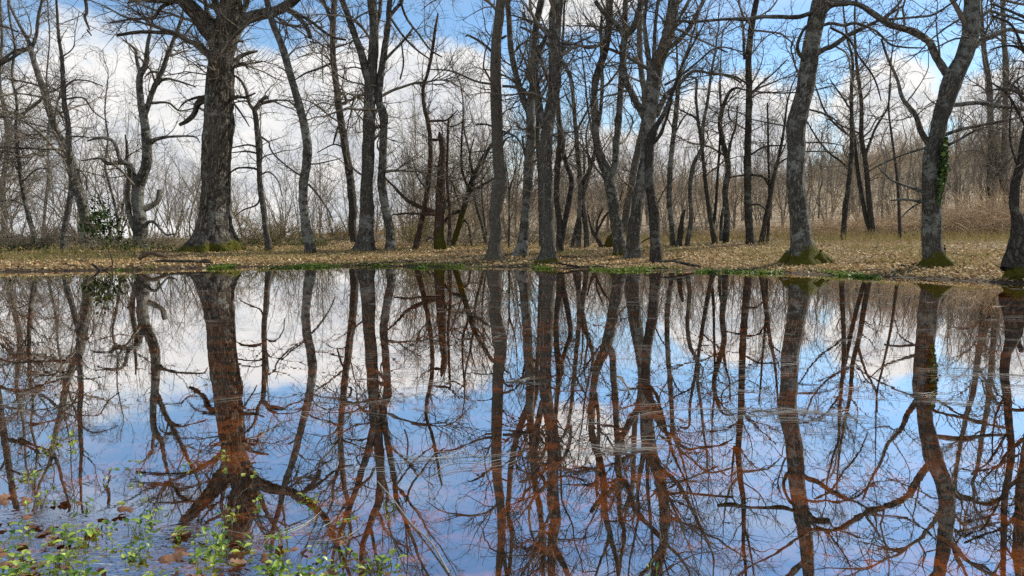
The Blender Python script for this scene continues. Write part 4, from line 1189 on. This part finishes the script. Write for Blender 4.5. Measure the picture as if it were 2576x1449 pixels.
# ivy bush at the foot of the leaning left tree
D = on_ground(500, 630) if False else on_ground(260, 628)
c = unproj(258, 585, D)
z = float(gz(c[0], D))
root = empty('ivy_bush', (c[0], D, z), 'dark green leafy bush beside the foot of the leaning left tree', 'bush')
n = 1900
ph = rng.normal(size=(n, 3)) * np.array([0.24, 0.28, 0.32])
ph[:, 0] += rng.normal(size=n) * 0.12 - ph[:, 2] * 0.25
C = np.array([c[0], D, z + 0.62]) + ph
C = C[(fbm(C * 5, 2) > 0.50)]
C[:, 2] = np.maximum(C[:, 2], z + 0.02)
V, q, t = leaf_cards(C, rng.uniform(0.06, 0.11, len(C)), 0.8, 0.65, 0.25, nrm=np.tile([0.2, -0.3, 0.8], (len(C), 1)))
mesh_obj('foliage', V, [q], M['ivy'], root, False, {'tint': t})
a = Acc()
P = np.zeros((14, 6, 3))
for k in range(14):
    e = np.array([rng.normal() * 0.35, rng.normal() * 0.3, rng.uniform(0.6, 1.3)])
    P[k] = np.array([c[0] + 0.05, D, z - 0.05]) + np.linspace(0, 1, 6)[:, None] * e + rng.normal(size=(6, 3)) * 0.03
a.add(*tubes(P, np.full((14, 6), 0.008), 4))
a.obj('stem', M['dark'], root)

# ------------------------------------------------------------------ leaf litter, grass, shore plants
n = 80000
lx = rng.uniform(-15, 15, n)
tt = rng.gamma(1.6, 2.6, n)
ly = shore(lx) + tt - 0.15
lz = gz(lx, ly)
keep = (lz > 0.012) & (tt < 15) & (np.abs(lx / ly) < 0.85)
patchy = fbm(np.stack([lx * 0.6, ly * 0.6, lx * 0 + 9], -1), 3)
keep &= rng.uniform(0, 1, n) < np.clip(1.6 - 2.0 * (patchy > 0.56), 0.45, 1)
lx, ly, lz = lx[keep], ly[keep], lz[keep]
m = len(lx)
V, q, t = leaf_cards(np.stack([lx, ly, lz + rng.uniform(0.004, 0.035, m)], -1), rng.uniform(0.035, 0.09, m), 0.5, 0.55, 0.35,
                     seed_tint=np.clip(rng.beta(2.2, 1.8, m) * 1.05, 0, 1))
tag(mesh_obj('fallen_leaves', V, [q], M['litter'], None, False, {'tint': t}), 'brown and tan fallen oak leaves covering the bank', 'leaves', kind='stuff')


def blades(x, y, z, L, mat_name, spread=0.5, wid=0.004):
    n = len(x)
    d = norm(rng.normal(size=(n, 3)) * np.array([spread, spread, 0.15]) + np.array([0, 0, 1.0]))
    s = norm(np.cross(d, rng.normal(size=(n, 3))))
    p0 = np.stack([x, y, z - 0.01], -1)
    dr = np.stack([d[:, 0], d[:, 1], d[:, 2] * 0 - 0.1], -1)
    p1 = p0 + d * L[:, None] * 0.55
    p2 = p0 + d * L[:, None] * 0.9 + dr * L[:, None] * 0.35
    w = s * wid
    V = np.stack([p0 - w, p0 + w, p1 - w * .8, p1 + w * .8, p2], 1).reshape(-1, 3)
    b = np.arange(n)[:, None] * 5
    return V, b + np.array([[0, 1, 3, 2]]), b + np.array([[2, 3, 4]]), np.repeat(rng.uniform(0, 1, n), 5)


# tufts of yellow grass on the banks
X_, Y_, L_ = [], [], []
for k in range(430):
    x = rng.uniform(-14, 14)
    t = rng.gamma(2.0, 2.2) + 0.8
    y = shore(x) + t
    p = fbm(np.array([[x * 0.5, y * 0.5, 4.0]]), 3)[0]
    if (p < 0.5 and not (x < -8 and t > 1.2)) or y > 30:
        continue
    nb = rng.integers(25, 70)
    rr = 0.22 if x > -8 else 0.3
    X_.append(x + rng.normal(size=nb) * rr)
    Y_.append(y + rng.normal(size=nb) * rr)
    L_.append(rng.uniform(0.06, 0.2, nb) * (1.5 if x < -8 else 1.0))
X_, Y_, L_ = map(np.concatenate, (X_, Y_, L_))
V, q, tr_, t = blades(X_, Y_, gz(X_, Y_), L_, 'drygrass', 0.6, 0.005)
tag(mesh_obj('grass', V, [q, tr_], M['drygrass'], None, False, {'tint': t}), 'yellow green grass tufts scattered over the leafy bank', 'grass', kind='stuff')
# dark low greenery along the top of the left bank
n = 5500
x = rng.uniform(-16, -5.5, n)
y = shore(x) + rng.normal(6.5, 1.3, n) + sstep(x, -9, -6) * 1.5
keep = fbm(np.stack([x * 0.9, y * 0.9, x * 0 + 5], -1), 3) > 0.46
x, y = x[keep], y[keep]
C = np.stack([x, y, gz(x, y) + rng.gamma(2, 0.07, len(x))], -1)
V, q, t = leaf_cards(C, rng.uniform(0.04, 0.09, len(C)), 0.7, 0.6, 0.3)
tag(mesh_obj('undergrowth', V, [q], M['ivy'], None, False, {'tint': t}), 'dark green low undergrowth along the top of the left bank', 'undergrowth', kind='stuff')
# tall dry stalks at the top of the right bank
n = 5200
x = rng.uniform(3, 17, n)
y = shore(x) + rng.normal(11.5, 1.6, n)
V, q, tr_, t = blades(x, y, gz(x, y), rng.uniform(0.15, 0.5, n), 'drygrass', 0.45, 0.005)
tag(mesh_obj('dry_grass', V, [q, tr_], M['drygrass'], None, False, {'tint': t * 0.6}), 'pale dry grass along the top of the right bank', 'grass', kind='stuff')
# bright green seedlings in the wet strip
C = []
for a0, a1, nn, tm in ((545, 800, 2600, .25), (800, 1100, 1300, .25), (1180, 1400, 1100, .2), (1480, 1800, 2600, .28), (1820, 2000, 600, .2), (2080, 2330, 900, .25), (300, 560, 500, .3), (1000, 1200, 600, .2)):
    px = rng.uniform(a0, a1, nn)
    d0 = shore((px - 1288) / F * 15.5)
    x = (px - 1288) / F * d0
    y = shore(x) + rng.normal(0.05, tm, nn)
    keep = fbm(np.stack([x * 1.6, y * 1.6, x * 0 + 2], -1), 2) > 0.54
    x, y = x[keep], y[keep]
    C.append(np.stack([x, y, np.maximum(gz(x, y), 0) + rng.uniform(0.005, 0.04, len(x))], -1))
C = np.concatenate(C)
V, q, t = leaf_cards(C, rng.uniform(0.03, 0.065, len(C)), 0.55, 0.7, 0.3, nrm=np.tile([0, -0.25, 1.0], (len(C), 1)))
tag(mesh_obj('shore_plants', V, [q], M['shoregreen'], None, False, {'tint': t}), 'bright green low water plants in a strip along the far shoreline', 'water plants', kind='stuff')

# ------------------------------------------------------------------ dead wood on the bank
def branch(name, label, pts, D=None, mat='wood', zoff=0.05, sticks=()):
    """pts in 2576-view pixels (x, y, width); follows the ground"""
    P, Wd = [], []
    for x, y, w in pts:
        d = D or on_ground(x, y)
        p = unproj(x, y, d)
        P.append(p)
        Wd.append(w * px_size(d, y) * 0.5)
    root = empty(name, P[0], label, 'dead branch')
    V, q, tp, bk, ms = bark_tube(np.array(P), np.array(Wd), 10, 0.04, 0.12, seed=P[0][0])
    mesh_obj('stem', V, [q, tp], M[mat], root, True, {'bark': bk, 'moss': ms})
    for s in sticks:
        Q = np.array([unproj(x, y, D or on_ground(x, max(y, 600))) for x, y, w in s])
        W2 = np.array([w * px_size(15, 650) * 0.5 for x, y, w in s])
        V, q, tp, bk, ms = bark_tube(Q, W2, 7, 0.04, 0.1, seed=Q[0][0])
        mesh_obj('twig', V, [q, tp], M[mat], root, True, {'bark': bk, 'moss': ms})


dL = on_ground(390, 658)
branch('fallen_branch', 'curved pale brown broken bough lying left of the massive oak', [(350, 652, 9), (362, 641, 11), (382, 636, 11), (400, 641, 9), (422, 647, 6)], dL, sticks=[[(392, 640, 5), (398, 625, 4), (402, 608, 2)]])
branch('driftwood', 'long dark drift branch on the water edge before the massive oak', [(378, 660, 4), (410, 656, 6), (450, 657, 7), (490, 657, 6), (535, 661, 4)], on_ground(450, 664), 'dark', sticks=[[(392, 664, 3), (408, 659, 3), (420, 653, 2)]])
branch('driftwood', 'pale barkless drift piece at the right end of the dark drift branch', [(500, 658, 4), (515, 654, 6), (530, 656, 5)], on_ground(515, 664))
branch('broken_stick', 'short dark stick poking out of the water near left shore', [(232, 664, 5), (240, 670, 6), (250, 679, 6), (254, 684, 4)], on_ground(245, 681), 'dark', sticks=[[(250, 683, 3), (266, 678, 3), (282, 668, 2)]])
branch('dead_seedling', 'thin dark leafless seedling upright on the left shore', [(284, 672, 3), (282, 655, 3), (276, 638, 2.6), (267, 622, 2.4), (262, 612, 2)], on_ground(283, 672), 'dark', sticks=[[(267, 622, 2), (276, 610, 1.6), (286, 600, 1.2)], [(274, 634, 1.5), (262, 630, 1.2)]])
branch('fallen_branch', 'dark root-like branch lying in the mud right of the slender dark trunk', [(1660, 658, 5), (1690, 656, 6), (1720, 662, 7), (1750, 668, 6), (1775, 674, 3)], on_ground(1720, 674), 'dark', sticks=[[(1672, 660, 3), (1700, 652, 3), (1716, 650, 2)]])
branch('white_branch', 'bleached white crooked branch behind the slender dark trunk', [(1612, 612, 2.5), (1620, 606, 3.5), (1630, 600, 4), (1640, 599, 5), (1648, 602, 4)], on_ground(1620, 625))
branch('fallen_branch', 'short brown branch on leaves left of the ivy-clad trunk', [(2245, 672, 4), (2270, 669, 5), (2292, 668, 4), (2306, 660, 3)], on_ground(2280, 672), 'dark')
branch('fallen_branch', 'small brown stick on the leaves right of the bright mossy foot', [(2180, 661, 3), (2196, 663, 4), (2216, 664, 3)], on_ground(2196, 664), 'dark')
branch('fallen_branch', 'low twisted branch in the shadow before the thick rough trunk', [(1405, 662, 4), (1440, 669, 5), (1480, 672, 5), (1520, 670, 3)], on_ground(1450, 675), 'dark')
branch('reed_stalk', 'thin dry stalk bending over the water below the thick pale trunk', [(1470, 672, 1.5), (1490, 682, 1.5), (1512, 690, 1.4), (1530, 700, 1)], on_ground(1490, 684) - .5, 'wood')
for k in range(34):
    x = rng.uniform(-10.5, 9.5)
    y = float(shore(x) + rng.gamma(1.5, 1.6) + 0.05)
    if abs(x / y) > 0.7:
        continue
    a, L = rng.uniform(0, 6.28), rng.uniform(0.25, 0.9)
    pts = []
    for u in np.linspace(-.5, .5, 6):
        qx, qy = x + math.cos(a) * L * u + rng.normal() * .015, y + math.sin(a) * L * u * .7 + rng.normal() * .015
        pts.append([qx, qy, max(float(gz(qx, qy)), 0) + 0.025 + rng.uniform(0, .03)])
    root = empty('fallen_twig', pts[0], 'thin dead twig lying on the leaf litter of the far bank', 'twig', 'dead twigs scattered on the bank')
    V, q, tp, bk, ms = bark_tube(np.array(pts), np.linspace(.014, .006, 6) * rng.uniform(.7, 1.3), 6, 0.06, 0.1, seed=k)
    mesh_obj('stem', V, [q, tp], M['wood' if k % 3 else 'dark'], root, True, {'bark': bk, 'moss': ms})
# mossy leaning stub behind the split tree
Dm = on_ground(1535, 622)
P = np.array([unproj(1522, 627, Dm), unproj(1540, 606, Dm), unproj(1556, 588, Dm)])
root = empty('mossy_log', P[0], 'dark mossy leaning log behind the low splitting tree', 'log')
V, q, tp, bk, ms = bark_tube(P, np.array([0.10, 0.16, 0.15]), 14, 0.05, 0.12, seed=4)
mesh_obj('stem', V, [q, tp], M['dark'], root, True, {'bark': bk, 'moss': np.ones(len(V))})
# bramble of fine twigs at the foot of the smooth trunk
for px, py, h, lab in ((1222, 656, 0.55, 'fine grey twig clump at the foot of the smooth straight trunk'), (830, 640, 0.4, 'dark low leafy twig clump between the bent tree and forked tree'), (1290, 640, 0.5, 'dark twig clump between smooth trunk and leaning forked tree')):
    d = on_ground(px, py)
    shrub('twig_clump', lab, 'shrub', None, at(px, d), d, h, 1.2, 26, M['shrub_dark'], arch=0.8)

# ------------------------------------------------------------------ on the water
def strands(n, fx, fy, fl, ang, wid, bow=0.06):
    x, y, L = fx, fy, fl
    K = 6
    a = ang
    d = np.stack([np.cos(a), np.sin(a), a * 0], -1)
    s = np.stack([-np.sin(a), np.cos(a), a * 0], -1)
    b = rng.normal(size=n) * bow
    u = np.linspace(-.5, .5, K)
    P = np.stack([x, y, np.full(n, 0.003)], -1)[:, None, :] + d[:, None, :] * (u[None, :] * L[:, None])[..., None] + s[:, None, :] * ((u[None, :] ** 2 - .1) * (b * L)[:, None] * 4)[..., None]
    P[:, :, 2] += rng.uniform(0, 0.004, (n, 1))
    Rr = np.broadcast_to((wid[:, None] * (1 - 0.8 * np.abs(u[None, :] * 2) ** 2)), (n, K)).copy()
    return P, Rr


n = 460
py = 690 + 440 * rng.beta(1.2, 1.9, n)
px = rng.uniform(-60, 2640, n)
dens_ = fbm(np.stack([px * 0.004, py * 0.012, px * 0], -1), 3)
keep = dens_ + 0.10 * (px > 1500) > 0.47
px, py = px[keep], py[keep]
v = -(py - 724.5) / F
t_ = CAM_H / (SP - v * CP)
x, y = (px - 1288) / F * t_, t_ * (CP + v * SP)
ok = y < shore(x) - 0.3
x, y, px = x[ok], y[ok], px[ok]
n = len(x)
P, Rr = strands(n, x, y, rng.gamma(3, 0.055, n) + 0.05, np.where(px > 1400, R(-12), R(4)) + rng.normal(size=n) * R(24), rng.uniform(0.0007, 0.0018, n))
V, q = tubes(P, Rr, 4)
tag(mesh_obj('floating_straw', V, [q], M['straw'], None, True, {'tint': np.repeat(rng.uniform(0, 1, n), 24)}), 'fine pale grass straws floating over the middle of the pond', 'straw', kind='stuff')


def on_water(px, py):
    v = -(py - 724.5) / F
    t = CAM_H / (SP - v * CP)
    return np.array([(px - 1288) / F * t, t * (CP + v * SP), 0.0])


def straw_bundle(label, px, py, n, L, ang, sx, sy):
    c = on_water(px, py)
    root = empty('straw_bundle', c, label, 'straw')
    P, Rr = strands(n, c[0] + rng.normal(size=n) * sx, c[1] + rng.normal(size=n) * sy, L * rng.uniform(.5, 1.2, n), R(ang) + rng.normal(size=n) * R(13), rng.uniform(.0009, .0017, n), 0.22)
    V, q = tubes(P, Rr, 4)
    mesh_obj('straws', V, [q], M['straw'], root, True, {'tint': np.repeat(rng.uniform(0.2, 1, n), 24)})


straw_bundle('loose bundle of long pale straws afloat near the middle of the pond', 1090, 1165, 15, 0.40, 2, 0.18, 0.09)
straw_bundle('short tangle of pale straws afloat right of middle among trunk reflections', 1590, 1128, 12, 0.35, -8, 0.12, 0.06)
straw_bundle('few straws afloat in the reflection of the ivy-clad trunk', 2330, 1000, 9, 0.3, -20, 0.10, 0.12)
straw_bundle('fan of straws afloat in the reflection of the big mossy-footed trunk', 1990, 1045, 14, 0.7, -8, 0.25, 0.12)
straw_bundle('pale straws afloat close to right frame edge', 2500, 960, 12, 0.55, -22, 0.2, 0.2)
straw_bundle('broken straws afloat near bottom beside the green plants', 735, 1340, 6, 0.28, 25, 0.06, 0.03)


def stalk(label, pts, hs, w):
    P = np.array([on_water(x, y) + np.array([0, 0, h]) for (x, y), h in zip(pts, hs)])
    root = empty('reed_stalk', P[0], label, 'stalk')
    V, q, tp, bk, ms = bark_tube(P, np.array(w), 7, 0.02, 0.02)
    mesh_obj('stem', V, [q, tp], M['straw'], root, True, {'bark': bk, 'moss': ms, 'tint': np.full(len(V), .35)})


stalk('long pale dry stalk slanting across the water at bottom centre', [(1130, 1446), (1085, 1375), (1035, 1320), (985, 1258), (935, 1190)], [0.004, 0.012, 0.003, 0.010, -0.008], [.0030, .0028, .0024, .0022, .0018])

# ------------------------------------------------------------------ green plants in the near left shallows
def leaf_shape(L, W, bend, roll, K=5):
    """one oval leaf along +Y from the origin, gently cupped; verts, quads"""
    u = np.linspace(0, 1, K)
    prof = np.sin(np.pi * np.clip(u, 0.02, 0.985) ** 0.85) ** 0.75
    V = []
    for i, s in enumerate(u):
        for k in (-1, -0.5, 0, 0.5, 1):
            V.append((k * W * .5 * prof[i], s * L, -bend * L * s * s + roll * W * (abs(k) ** 1.5) * prof[i]))
    V = np.array(V)
    q = [[i * 5 + j, i * 5 + j + 1, i * 5 + j + 6, i * 5 + j + 5] for i in range(K - 1) for j in range(4)]
    return V, np.array(q)


def rotm(az, tilt):
    ca, sa, ct, st = math.cos(az), math.sin(az), math.cos(tilt), math.sin(tilt)
    Rx = np.array([[1, 0, 0], [0, ct, -st], [0, st, ct]])
    Rz = np.array([[ca, -sa, 0], [sa, ca, 0], [0, 0, 1]])
    return Rz @ Rx


def make_plant(kind, i):
    root = bpy.data.objects.new('water_plant', None)
    col.objects.link(root)
    st, lf_ = Acc(), []
    n = {'clump': rng.integers(4, 8), 'spear': rng.integers(2, 4), 'float': rng.integers(2, 5)}[kind]
    for k in range(n):
        az = rng.uniform(0, 2 * np.pi)
        if kind == 'float':
            p = np.array([rng.normal() * 0.02, rng.normal() * 0.025, 0.003])
            L, W, tilt, bend, roll = rng.uniform(.022, .036), rng.uniform(.016, .024), R(rng.uniform(-2, 10)), 0.05, .06
        elif kind == 'spear':
            p = np.array([rng.normal() * 0.012, rng.normal() * 0.012, rng.uniform(0.002, 0.03)])
            L, W, tilt, bend, roll = rng.uniform(.026, .044), rng.uniform(.012, .018), R(rng.uniform(35, 75)), 0.12, .25
        else:
            p = np.array([rng.normal() * 0.024, rng.normal() * 0.028, rng.uniform(0.004, 0.035)])
            L, W, tilt, bend, roll = rng.uniform(.024, .042), rng.uniform(.019, .030), R(rng.uniform(-15, 60)), 0.28, .22
        b = np.array([p[0] * .35, p[1] * .35, -0.05])
        mid = (p + b) / 2 + np.array([rng.normal() * .006, rng.normal() * .006, 0])
        P = np.array([[b, b * .6 + mid * .4, mid, mid * .4 + p * .6, p]])
        st.add(*tubes(P, np.full((1, 5), 0.0013), 5))
        V, q = leaf_shape(L, W, bend, roll)
        V = V @ rotm(az, tilt).T + p
        t = np.clip(rng.uniform(0.1, 1) + 0.15 * np.sin(np.arange(25) * 1.0), 0, 1)
        lf_.append((V, q, t))
    st.obj('stem', M['stem'], root)
    a = Acc()
    for V, q, t in lf_:
        mesh_obj('leaf', V, [q], M['plant'], root, True, {'tint': t})
    return root


def copy_tree(o, parent=None):
    c = o.copy()
    col.objects.link(c)
    if parent is not None:
        c.parent = parent
    for ch in o.children:
        copy_tree(ch, c)
    return c


protos = [make_plant('clump', i) for i in range(6)] + [make_plant('spear', i) for i in range(3)] + [make_plant('float', i) for i in range(3)]
used = set()
spots = []
# (x, y, kind) read off the photograph: scattered outliers first
for x, y, kd in ((150, 1112, 'c'), (172, 1128, 'c'), (120, 1136, 'c'), (178, 1104, 'c'), (340, 1160, 'f'), (458, 1178, 'c'), (70, 1205, 'c'), (88, 1195, 'c'), (262, 1212, 's'), (350, 1205, 's'), (205, 1275, 's'), (232, 1275, 's'), (90, 1258, 'c'), (70, 1270, 'c'),
                 (568, 1150, 'c'), (566, 1185, 'f'), (630, 1190, 'f'), (785, 1255, 'c'), (785, 1290, 's'), (570, 1290, 's'), (588, 1298, 'c'), (395, 1300, 'c'), (340, 1225, 'f'), (320, 1265, 'f'), (375, 1310, 's'), (970, 1285, 's'), (985, 1290, 's'),
                 (870, 1310, 'f'), (868, 1355, 's'), (865, 1405, 'c'), (960, 1440, 's'), (955, 1428, 'c'), (985, 1425, 'c'), (925, 1432, 'c'), (540, 1350, 'c'), (565, 1335, 's'), (555, 1375, 'c'), (630, 1370, 's'), (705, 1375, 'c'), (712, 1352, 's'),
                 (795, 1385, 'c'), (800, 1420, 'c'), (830, 1430, 'f'), (1640, 1440, 's'), (655, 1268, 'c'), (300, 1180, 'f'), (120, 1250, 's'), (705, 1405, 's')):
    spots.append((x, y, kd))
for k in range(135):
    f = rng.uniform(0, 1)
    y = 1290 + 185 * rng.uniform(0, 1) ** 0.6
    xm = np.interp(y, [1290, 1340, 1400, 1475], [260, 480, 720, 900])
    x = -10 + xm * rng.uniform(0, 1) ** 1.1
    if fbm(np.array([[x * .012, y * .02, 1.0]]), 2)[0] < 0.40:
        continue
    spots.append((x, y, rng.choice(['c', 'c', 'c', 's', 'f'])))
GRP = 'green plants in the near left shallows'
LAB = {'c': 'small clump of rounded bright green leaves standing in the near shallows', 's': 'upright spear shaped green shoot standing in the near shallows', 'f': 'few small oval green leaves floating on the near shallows'}
for x, y, kd in spots:
    pool = {'c': range(0, 6), 's': range(6, 9), 'f': range(9, 12)}[kd]
    i = int(rng.choice(list(pool)))
    o = protos[i] if i not in used else copy_tree(protos[i])
    used.add(i)
    p = on_water(x, y)
    o.location = p
    o.rotation_euler = (0, 0, rng.uniform(0, 6.28))
    s = rng.uniform(0.5, 0.88)
    o.scale = (s, s, s)
    tag(o, LAB[kd], 'water plant', GRP)
for i, o in enumerate(protos):
    if i not in used:
        for ch in list(o.children):
            bpy.data.objects.remove(ch)
        bpy.data.objects.remove(o)

# dead oak leaves in the shallows
def oak_leaf(i):
    K = 11
    u = np.linspace(0, 1, K)
    w = (0.10 + 0.28 * np.sin(np.pi * u ** 1.15)) * (0.72 + 0.28 * np.cos(u * 2 * np.pi * 3.5 + i)) * 0.11
    L = 0.12
    cx = np.stack([u * 0, u * L - L / 2, 0.012 * np.sin(u * 3 + i) + 0.006 * np.sin(u * 9)], -1)
    cup = 0.018 * (1 if i % 2 else -1)
    lft = cx + np.stack([-w, u * 0, np.abs(w) * cup * 30], -1)
    rgt = cx + np.stack([w, u * 0, np.abs(w) * cup * 16], -1)
    V = np.stack([lft, cx, rgt], 1).reshape(-1, 3)
    q = [[k * 3 + j, k * 3 + j + 1, k * 3 + j + 4, k * 3 + j + 3] for k in range(K - 1) for j in (0, 1)]
    o = mesh_obj('oak_leaf', V, [np.array(q)], M['wetleaf'], None, True, {'tint': np.clip(rng.uniform(0.1, 1) + 0.2 * np.sin(np.arange(33)), 0, 1)})
    return o


oaks = [oak_leaf(i) for i in range(5)]
for k in range(90):
    o = oaks[k] if k < 5 else oaks[int(rng.integers(0, 5))].copy()
    if k >= 5:
        col.objects.link(o)
    y = 1255 + 210 * rng.uniform(0, 1) ** 0.7
    xm = np.interp(y, [1255, 1340, 1400, 1470], [240, 560, 900, 1050])
    p = on_water(-30 + xm * rng.uniform(0, 1) ** 1.2, y)
    o.location = (p[0], p[1], rng.uniform(-0.012, 0.006))
    o.rotation_euler = (rng.normal() * 0.18, rng.normal() * 0.18, rng.uniform(0, 6.28))
    s = rng.uniform(0.45, 0.75)
    o.scale = (s, s, s)
    tag(o, 'brown wet oak leaf lying in the near shallows among green plants', 'oak leaf', 'brown oak leaves in the near shallows')
# sunken litter on the bottom of the pond
n = 5000
lx = rng.uniform(-6, 6, n)
ly = 1.6 + rng.gamma(1.5, 2.2, n)
lz = gz(lx, ly)
k_ = (lz < -0.03) & (ly < shore(lx))
lx, ly, lz = lx[k_], ly[k_], lz[k_]
V, q, t = leaf_cards(np.stack([lx, ly, lz + rng.uniform(0.003, 0.02, len(lx))], -1), rng.uniform(.06, .12, len(lx)), 0.25, .55, .25)
tag(mesh_obj('sunken_leaves', V, [q], M['wetleaf'], None, False, {'tint': t}), 'rust brown sunken leaves on the bottom of the pond', 'leaves', kind='stuff')
